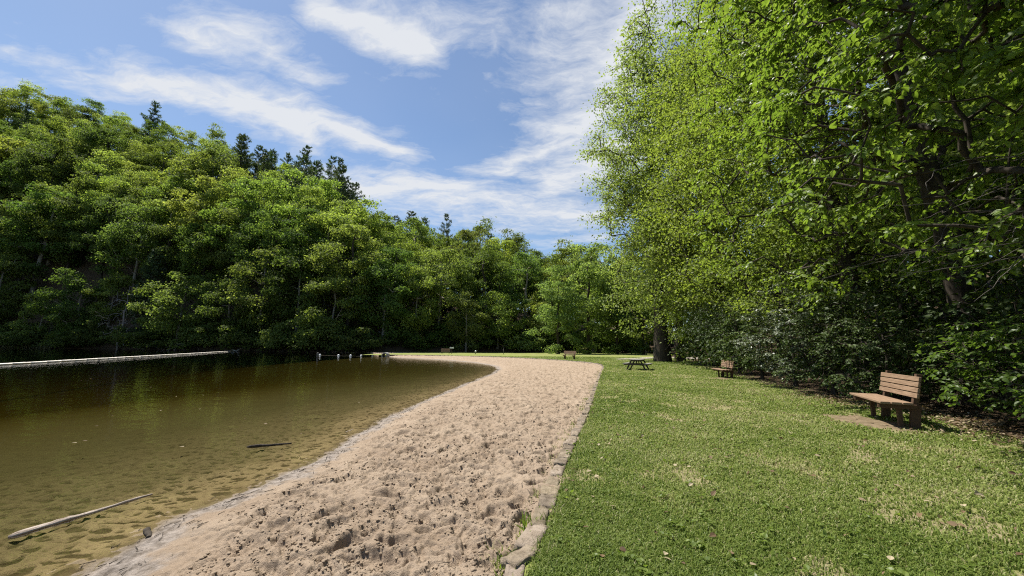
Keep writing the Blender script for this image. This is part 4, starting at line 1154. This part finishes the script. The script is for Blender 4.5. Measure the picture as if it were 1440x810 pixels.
shrub('dark_shrub', (12.0, 12.0), 4.2, (2.0, 2.0), 150, 30, 0.14, 0.6, 'tall dark shrub in the shade behind the bench', 611, col=(0.55, 0.6, 0.55))
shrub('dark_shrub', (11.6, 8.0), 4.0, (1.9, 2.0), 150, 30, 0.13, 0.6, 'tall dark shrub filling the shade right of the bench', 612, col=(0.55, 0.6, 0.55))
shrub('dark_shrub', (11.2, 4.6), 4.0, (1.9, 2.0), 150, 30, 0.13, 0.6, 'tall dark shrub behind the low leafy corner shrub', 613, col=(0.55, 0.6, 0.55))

# dead bare boughs hanging from the near tree
rr = np.random.default_rng(44); g = Geo()
for k in range(34):
    q0 = np.array([rr.uniform(7.0, 8.6), rr.uniform(4.3, 6.4), rr.uniform(2.7, 4.6)])
    q1 = q0 + np.array([rr.uniform(-2.2, -0.8), rr.uniform(-0.6, 0.4), rr.uniform(-0.7, -0.1)]); q2 = q1 + np.array([rr.uniform(-1.0, -0.2), rr.uniform(-0.3, 0.3), rr.uniform(-0.5, 0.05)])
    pth = catmull([q0, q1, q2], 5); pth[1:-1] += rr.normal(0, 0.02, (len(pth) - 2, 3))
    g.add(*tube(pth, np.linspace(0.0065, 0.0018, len(pth)), 5))
for o_ in bpy.data.objects:
    if o_.get('label', '').startswith('overhanging tree'): host = o_
me = g.mesh('dead_twigs', True, False); me.transform(Matrix.Translation(-Vector(host.location)))
obj('dead_twigs', me, M['twig_grey'], host)

# leaf litter by the bench and specks of fallen leaves on the grass
rr = np.random.default_rng(55); nb = 5200
y_ = rr.uniform(2.5, 13, nb); x_ = edge_x(y_) + rr.normal(0.7, 0.7, nb)
n2_ = 700; xx = rr.uniform(0.6, 9, n2_); yy = rr.uniform(2.2, 16, n2_)
x_ = np.r_[x_, xx]; y_ = np.r_[y_, yy]; nb = len(x_)
ok = inside(x_, y_, LAWN_POLY); x_, y_ = x_[ok], y_[ok]; nb = len(x_)
P = np.stack([x_, y_, lawn_z(x_, y_) + 0.02 + rr.uniform(0, 0.02, nb)], 1); h = rr.uniform(0.03, 0.075, nb)
V, F, t = leaf_cards(P, np.stack([rr.normal(0, 1, nb), rr.normal(0, 1, nb), rr.normal(0, .2, nb)], 1), np.array([0, 0, 1.0]) + rr.normal(0, 0.4, (nb, 3)), h, h * 0.33, rr.random(nb), True, 0.1)
tag(obj('leaf_litter', mesh_np('leaf_litter', V, F, {'tone': t}), leaf_mat('dry_leaf', (0.07, 0.042, 0.022), (0.15, 0.10, 0.055), (0.36, 0.30, 0.20), 0.15, 0.7, 0.2, False)), 'dry brown fallen leaves scattered around the bench and grass', 'leaf litter', kind='stuff')

# wrack along the waterline and bits on the sand
rr = np.random.default_rng(66); W2 = densify([tuple(p) for p in WL], 0.03)
W2 = W2[(W2[:, 1] > 1) & (W2[:, 1] < 30)]
pk = rr.integers(0, len(W2), 1500); q = W2[pk]; off = rr.normal(0.16, 0.17, len(q))
tn = np.gradient(W2, axis=0)[pk]; tn = tn / (np.linalg.norm(tn, axis=1)[:, None] + 1e-9); nr = np.stack([tn[:, 1], -tn[:, 0]], 1)
xy = q + nr * off[:, None]
xs2 = rr.uniform(-4, 2, 900); ys2 = rr.uniform(2.2, 14, 900); sd2 = water_sd(xs2, ys2); okk = (sd2 > 0.3) & ~inside(xs2, ys2, LAWN_POLY)
xy = np.concatenate([xy, np.stack([xs2[okk], ys2[okk]], 1)]); tn = np.concatenate([tn, rr.normal(0, 1, (okk.sum(), 2))])
zz2, _, _, _ = sand_height(xy[:, 0], xy[:, 1], np.hypot(xy[:, 0], xy[:, 1]))
zz2 = np.maximum(zz2, WATER_Z - 0.01); n_ = len(xy)
dd2 = np.concatenate([tn + rr.normal(0, 0.35, (n_, 2)), rr.normal(0, 0.1, (n_, 1))], 1); dd2 = unit(dd2); L_ = rr.uniform(0.015, 0.11, n_) * np.where(rr.random(n_) < 0.06, 2.5, 1)
P = np.c_[xy, zz2 + 0.008]; rd = rr.uniform(0.0012, 0.0045, n_)
V, F = frustums(P - dd2 * L_[:, None] / 2, P + dd2 * L_[:, None] / 2, rd, rd * 0.6, 4)
tag(obj('shore_debris', mesh_np('shore_debris', V, F, None, False), M['bark'], None), 'scattered dark twigs and wrack along the waterline and sand', 'debris', kind='stuff')
rr = np.random.default_rng(67); q = C2[(C2[:, 1] > 1.5) & (C2[:, 1] < 26)]; q = q[rr.integers(0, len(q), 5200)]; n_ = len(q)
cl_ = vnoise(q[:, 1] * 1.6, q[:, 1] * 0.3, 3) > 0.5
xx = q[:, 0] + np.where(rr.random(n_) < 0.6, rr.normal(0.13, 0.05, n_), np.where(cl_, rr.normal(-0.17, 0.07, n_), 0.16)); yy = q[:, 1] + rr.normal(0, 0.1, n_)
D = rr.normal(0, 0.45, (n_, 3)); D[:, 2] = 1; h = rr.uniform(0.04, 0.12, n_)
V, F, t = leaf_cards(np.c_[xx, yy, np.full(n_, 0.0) + 0.05 * (xx > q[:, 0])], D, np.c_[rr.normal(0, 1, (n_, 2)), np.full(n_, .3)], h, np.maximum(0.003, 0.0009 * yy), np.clip(rr.normal(0.5, 0.25, n_), 0, 1), True, 0.3)
tag(obj('edge_grass', mesh_np('edge_grass', V, F, {'tone': t}), M['grass'], None), 'ragged grass blades sprouting along both sides of the edging', 'grass', kind='stuff')

# broadleaf weeds and clover in the lawn, leaves floating on the lake
rr = np.random.default_rng(71); nw = 380
rw = np.exp(rr.uniform(math.log(2.2), math.log(14), nw)); tw_ = np.radians(rr.uniform(-5, 58, nw)); xw = rw * np.sin(tw_); yw = rw * np.cos(tw_)
kp = inside(xw, yw, LAWN_POLY) & (xw < edge_x(yw) - 0.3) & (vnoise(xw * 0.8, yw * 0.8, 4) > 0.42); xw, yw = xw[kp], yw[kp]
xw = np.repeat(xw, 7) + rr.normal(0, 0.022, len(xw) * 7); yw = np.repeat(yw, 7) + rr.normal(0, 0.022, len(yw) * 7); nw = len(xw)
D = rr.normal(0, 1, (nw, 3)); D[:, 2] = rr.uniform(0.1, 0.5, nw); L_ = rr.uniform(0.02, 0.05, nw)
V, F, t = leaf_cards(np.c_[xw, yw, lawn_z(xw, yw) + rr.uniform(0.015, 0.035, nw)], D, np.array([0, 0, 1.0]) + rr.normal(0, 0.2, (nw, 3)), L_, L_ * 0.4, np.clip(rr.normal(0.45, 0.2, nw), 0, 1), True, 0.2)
tag(obj('lawn_weeds', mesh_np('lawn_weeds', V, F, {'tone': t}), M['leaf_near']), 'small broad-leaved weeds and clover patches among the lawn grass', 'weeds', kind='stuff')
nf = 30; pf = np.array([G(rr.uniform(0, 640), 512 + 150 * rr.random() ** 1.6, WATER_Z)[:2] for _ in range(nf)]); sdf = water_sd(pf[:, 0], pf[:, 1]); pf = pf[sdf < -0.3]; nf = len(pf)
L_ = rr.uniform(0.04, 0.08, nf)
V, F, t = leaf_cards(np.c_[pf, np.full(nf, WATER_Z + 0.006)], np.c_[rr.normal(0, 1, (nf, 2)), np.zeros(nf)], np.array([0, 0, 1.0]) + rr.normal(0, 0.08, (nf, 3)), L_, L_ * 0.35, rr.random(nf), True, -0.05)
tag(obj('floating_leaves', mesh_np('floating_leaves', V, F, {'tone': t}), bpy.data.materials['dry_leaf']), 'stray fallen leaves floating on the still lake', 'leaves', kind='stuff')

# lumps of damp sand thrown up by feet
rr = np.random.default_rng(68); nc = 24000
rc = np.exp(rr.uniform(math.log(1.8), math.log(11), nc)); tcl = np.radians(rr.uniform(-60, 12, nc)); xc_ = rc * np.sin(tcl); yc_ = rc * np.cos(tcl)
keep = (vnoise(xc_ * 1.1, yc_ * 1.1, 6) + 0.5 * vnoise(xc_ * 4, yc_ * 4, 2) > 0.62) & (water_sd(xc_, yc_) > 0.55) & ~inside(xc_, yc_, LAWN_POLY)
xc_, yc_, rc = xc_[keep], yc_[keep], rc[keep]
zc_, _, _, _ = sand_height(xc_, yc_, rc)
protos = [stone_mesh(1, rr.uniform(0.6, 1), rr.uniform(0.5, 0.8), rr, 3, 0.35, 0.72) for _ in range(8)]
g = Geo()
for k in range(len(xc_)):
    Pp, Fp_ = protos[k % 8]; a_ = rr.uniform(0, 6.28); s_ = (0.007 + 0.019 * rr.random() ** 3) * (1 + rc[k] * 0.05)
    ca, sa = math.cos(a_), math.sin(a_)
    g.add(np.stack([Pp[:, 0] * ca - Pp[:, 1] * sa, Pp[:, 0] * sa + Pp[:, 1] * ca, Pp[:, 2]], 1) * s_ + np.array([xc_[k], yc_[k], zc_[k] + s_ * 0.05]), Fp_)
M['clod'], nt = new_mat('sand_clod'); n = N(nt); geo = n('ShaderNodeNewGeometry')
n.out(n.principled(n.ramp(n.noise(geo.outputs['Position'], 12, 4, 0.7), [(0.3, (0.205, 0.153, 0.105)), (0.7, (0.285, 0.224, 0.163))]), 0.95, 0.05, n.bump(n.noise(geo.outputs['Position'], 150, 3, 0.7), 0.8, 0.01)))
tag(obj('sand_clods', g.mesh('sand_clods', True, False), M['clod']), 'small crumbling lumps of tan sand strewn over the trampled beach', 'sand lumps', kind='stuff')

# weed tufts growing on the sand side of the edging
def weed(px, py, H, n_, lb, seed, col):
    rr = np.random.default_rng(seed); p = G(px, py, 0.02)
    D = rr.normal(0, 0.4, (n_, 3)); D[:, 2] = 1
    B = np.stack([rr.normal(0, 0.05, n_), rr.normal(0, 0.08, n_), np.full(n_, -0.03)], 1)
    h = H * rr.uniform(0.5, 1.2, n_)
    V, F, t = leaf_cards(B, D, np.stack([rr.normal(0, 1, n_), rr.normal(0, 1, n_), np.full(n_, .3)], 1), h, np.full(n_, 0.007), rr.random(n_), True, 0.25)
    o = obj('grass_tuft', mesh_np('grass_tuft', V, F, {'tone': t}), M['leaf_near'], None, (p[0], p[1], 0.0)); o.color = (*col, 1)
    tag(o, lb, 'weed')
weed(716, 800, 0.13, 60, 'nearest grass tuft in sand beside the first edging stones', 1, (1.2, 1.2, 1))
weed(748, 742, 0.15, 70, 'taller grass tuft growing in sand against the edging', 2, (1.1, 1.15, 1))
weed(795, 622, 0.12, 40, 'yellowish leafy weed against the edging farther up', 3, (1.7, 1.5, 1))
weed(735, 765, 0.09, 40, 'small sparse tuft between two larger grass tufts', 4, (1.3, 1.2, 1.1))
weed(782, 655, 0.10, 30, 'dry small tuft at a gap in the edging', 6, (2.0, 1.6, 1.5))

# ================================================================== SKY, SUN, CAMERA
SUN_AZ = Vector((-0.78, 0.60)).normalized(); SUN_EL = math.radians(62)
sun_dir = Vector((SUN_AZ.x * math.cos(SUN_EL), SUN_AZ.y * math.cos(SUN_EL), math.sin(SUN_EL)))
L = bpy.data.lights.new('sun', 'SUN'); L.energy = 4.7; L.angle = math.radians(0.53); L.color = (1.0, 0.95, 0.87)
so = bpy.data.objects.new('sun', L); COL.objects.link(so); so.rotation_euler = sun_dir.to_track_quat('Z', 'Y').to_euler()

w = bpy.data.worlds.new('World'); SC.world = w; w.use_nodes = True
nt = w.node_tree; nt.nodes.clear(); n = N(nt)
sky = n('ShaderNodeTexSky'); sky.sky_type = 'NISHITA'; sky.sun_disc = False
sky.sun_elevation = SUN_EL; sky.sun_rotation = math.atan2(SUN_AZ.x, SUN_AZ.y)
sky.altitude = 300; sky.air_density = 1.0; sky.dust_density = 0.4; sky.ozone_density = 2.0
tc = n('ShaderNodeTexCoord'); gen = tc.outputs['Generated']
sep = n('ShaderNodeSeparateXYZ'); n.link(gen, sep.inputs[0])
zc = n.math('ADD', n.math('MAXIMUM', sep.outputs[2], 0.0), 0.12)
cmb = n('ShaderNodeCombineXYZ'); n.link(n.math('DIVIDE', sep.outputs[0], zc), cmb.inputs[0]); n.link(n.math('DIVIDE', sep.outputs[1], zc), cmb.inputs[1])
P0 = cmb.outputs[0]
def skyp(px, py):
    d_ = ray(px, py); d_ = d_ / np.linalg.norm(d_); return np.array([d_[0], d_[1]]) / (max(d_[2], 0) + 0.12)
wn = n('ShaderNodeTexNoise'); wn.inputs['Scale'].default_value = 1.6; wn.inputs['Detail'].default_value = 4; n.link(P0, wn.inputs['Vector'])
warp = n.vmath('SCALE', n.vmath('SUBTRACT', wn.outputs['Color'], (0.5, 0.5, 0.5)), 0.55)
wn2 = n('ShaderNodeTexNoise'); wn2.inputs['Scale'].default_value = 6; wn2.inputs['Detail'].default_value = 5; n.link(P0, wn2.inputs['Vector'])
warp2 = n.vmath('SCALE', n.vmath('SUBTRACT', wn2.outputs['Color'], (0.5, 0.5, 0.5)), 0.16)
Pw = n.vmath('MULTIPLY', n.vmath('ADD', n.vmath('ADD', P0, warp), warp2), (1, 1, 0))
caps = [  # a, b, half width (pixels), strength
    ((20, 45), (180, 95), 22, 0.55), ((180, 100), (330, 140), 34, 0.8), ((330, 140), (450, 190), 42, 0.9), ((450, 190), (560, 210), 26, 0.75),
    ((250, 15), (330, 50), 45, 0.6), ((330, 60), (430, 110), 30, 0.6),
    ((430, 0), (565, 60), 42, 1.0), ((560, 20), (680, 40), 60, 0.45), ((680, 50), (700, 95), 18, 0.4),
    ((505, 262), (640, 275), 30, 0.8), ((600, 290), (830, 300), 38, 0.65), ((870, 50), (800, 200), 70, 0.75), ((800, 190), (690, 240), 30, 0.7), ((790, 260), (900, 200), 55, 0.75), ((770, 335), (830, 330), 18, 0.5), ((820, -60), (900, 60), 60, 0.5),
    ((1000, 100), (1200, 50), 120, 0.6), ((-300, 200), (-80, 100), 60, 0.5)]
tot = None
for (a_, b_, hw, st) in caps:
    A_ = skyp(*a_); B_ = skyp(*b_)
    mid = ((a_[0] + b_[0]) / 2, (a_[1] + b_[1]) / 2)
    W_ = 0.5 * (np.linalg.norm(skyp(mid[0], mid[1] + hw) - skyp(*mid)) + np.linalg.norm(skyp(mid[0] + hw, mid[1]) - skyp(*mid)))
    ba = B_ - A_
    pa = n.vmath('SUBTRACT', Pw, (float(A_[0]), float(A_[1]), 0.0))
    hh = n.math('DIVIDE', n.vmath('DOT_PRODUCT', pa, (float(ba[0]), float(ba[1]), 0.0)), float(ba @ ba), clamp=True)
    vv = n.nt.nodes.new('ShaderNodeVectorMath'); vv.operation = 'SCALE'; vv.inputs[0].default_value = (float(ba[0]), float(ba[1]), 0); n.link(hh, vv.inputs['Scale'])
    dist = n.vmath('DISTANCE', pa, vv.outputs[0])
    f_ = n.math('SUBTRACT', 1.0, n.math('DIVIDE', dist, float(W_ * 1.7)), clamp=True)
    f_ = n.math('MULTIPLY', f_, st)
    tot = f_ if tot is None else n.math('MAXIMUM', tot, f_)
mp = n('ShaderNodeMapping'); mp.inputs['Rotation'].default_value = (0, 0, math.radians(35)); mp.inputs['Scale'].default_value = (1.0, 2.6, 1)
n.link(n.vmath('ADD', P0, warp), mp.inputs[0])
st1 = n.noise(mp.outputs[0], 3.2, 7, 0.62, 0.3)
mp2 = n('ShaderNodeMapping'); mp2.inputs['Rotation'].default_value = (0, 0, math.radians(-30)); mp2.inputs['Scale'].default_value = (1.0, 2.2, 1); n.link(n.vmath('ADD', P0, warp2), mp2.inputs[0])
st2 = n.noise(mp2.outputs[0], 9, 6, 0.68, 0.4)
dens = n.math('ADD', n.math('MULTIPLY', tot, 1.2), n.math('ADD', n.math('MULTIPLY', n.math('SUBTRACT', st1, 0.5), 1.1), n.math('MULTIPLY', n.math('SUBTRACT', st2, 0.5), 0.85)))
mask_ = n.ramp(dens, [(0.18, (0, 0, 0)), (0.45, (0.3, 0.3, 0.3)), (0.9, (0.97, 0.97, 0.97))])
veil = n.math('MULTIPLY', n.ramp(n.noise(P0, 0.8, 3), [(0.35, (0, 0, 0)), (0.75, (1, 1, 1))]), 0.10)
mk = n.math('MAXIMUM', mask_, veil)
cl_col = n.mix(1.0, (6.6, 6.9, 7.4), (1, 1, 1), 'MULTIPLY')
skc = n.mix(1.0, sky.outputs[0], (0.76, 0.79, 0.80), 'MULTIPLY')
mixc = n.mix(mk, skc, (4.6, 4.75, 5.0))
bg = n('ShaderNodeBackground'); bg.inputs['Strength'].default_value = 0.086; n.link(mixc, bg.inputs[0])
ow = n('ShaderNodeOutputWorld'); n.link(bg.outputs[0], ow.inputs[0])

cam = bpy.data.cameras.new('camera'); co = bpy.data.objects.new('camera', cam); COL.objects.link(co)
cam.sensor_width = 36; cam.sensor_fit = 'HORIZONTAL'; cam.lens = FPX / 1440 * 36; cam.clip_start = 0.05; cam.clip_end = 6000
mw = Matrix.Identity(4)
for k in range(3): mw[k][0] = Rv[k]; mw[k][1] = Uv[k]; mw[k][2] = -Fv[k]; mw[k][3] = CAM[k]
co.matrix_world = mw
SC.camera = co
SC.view_settings.view_transform = 'Standard'; SC.view_settings.look = 'None'; SC.view_settings.exposure = 1.0; SC.view_settings.gamma = 1
SC.view_settings.use_curve_mapping = False
cy = SC.cycles
cy.use_denoising = False; cy.max_bounces = 10; cy.diffuse_bounces = 5; cy.glossy_bounces = 3; cy.transmission_bounces = 4; cy.transparent_max_bounces = 8
try: cy.denoiser = 'OPENIMAGEDENOISE'
except Exception: pass
cy.use_adaptive_sampling = True; cy.adaptive_threshold = 0.015
cy.caustics_reflective = False; cy.caustics_refractive = False
SC.render.film_transparent = False
cy.pixel_filter_type = 'BLACKMAN_HARRIS'; cy.filter_width = 1.15
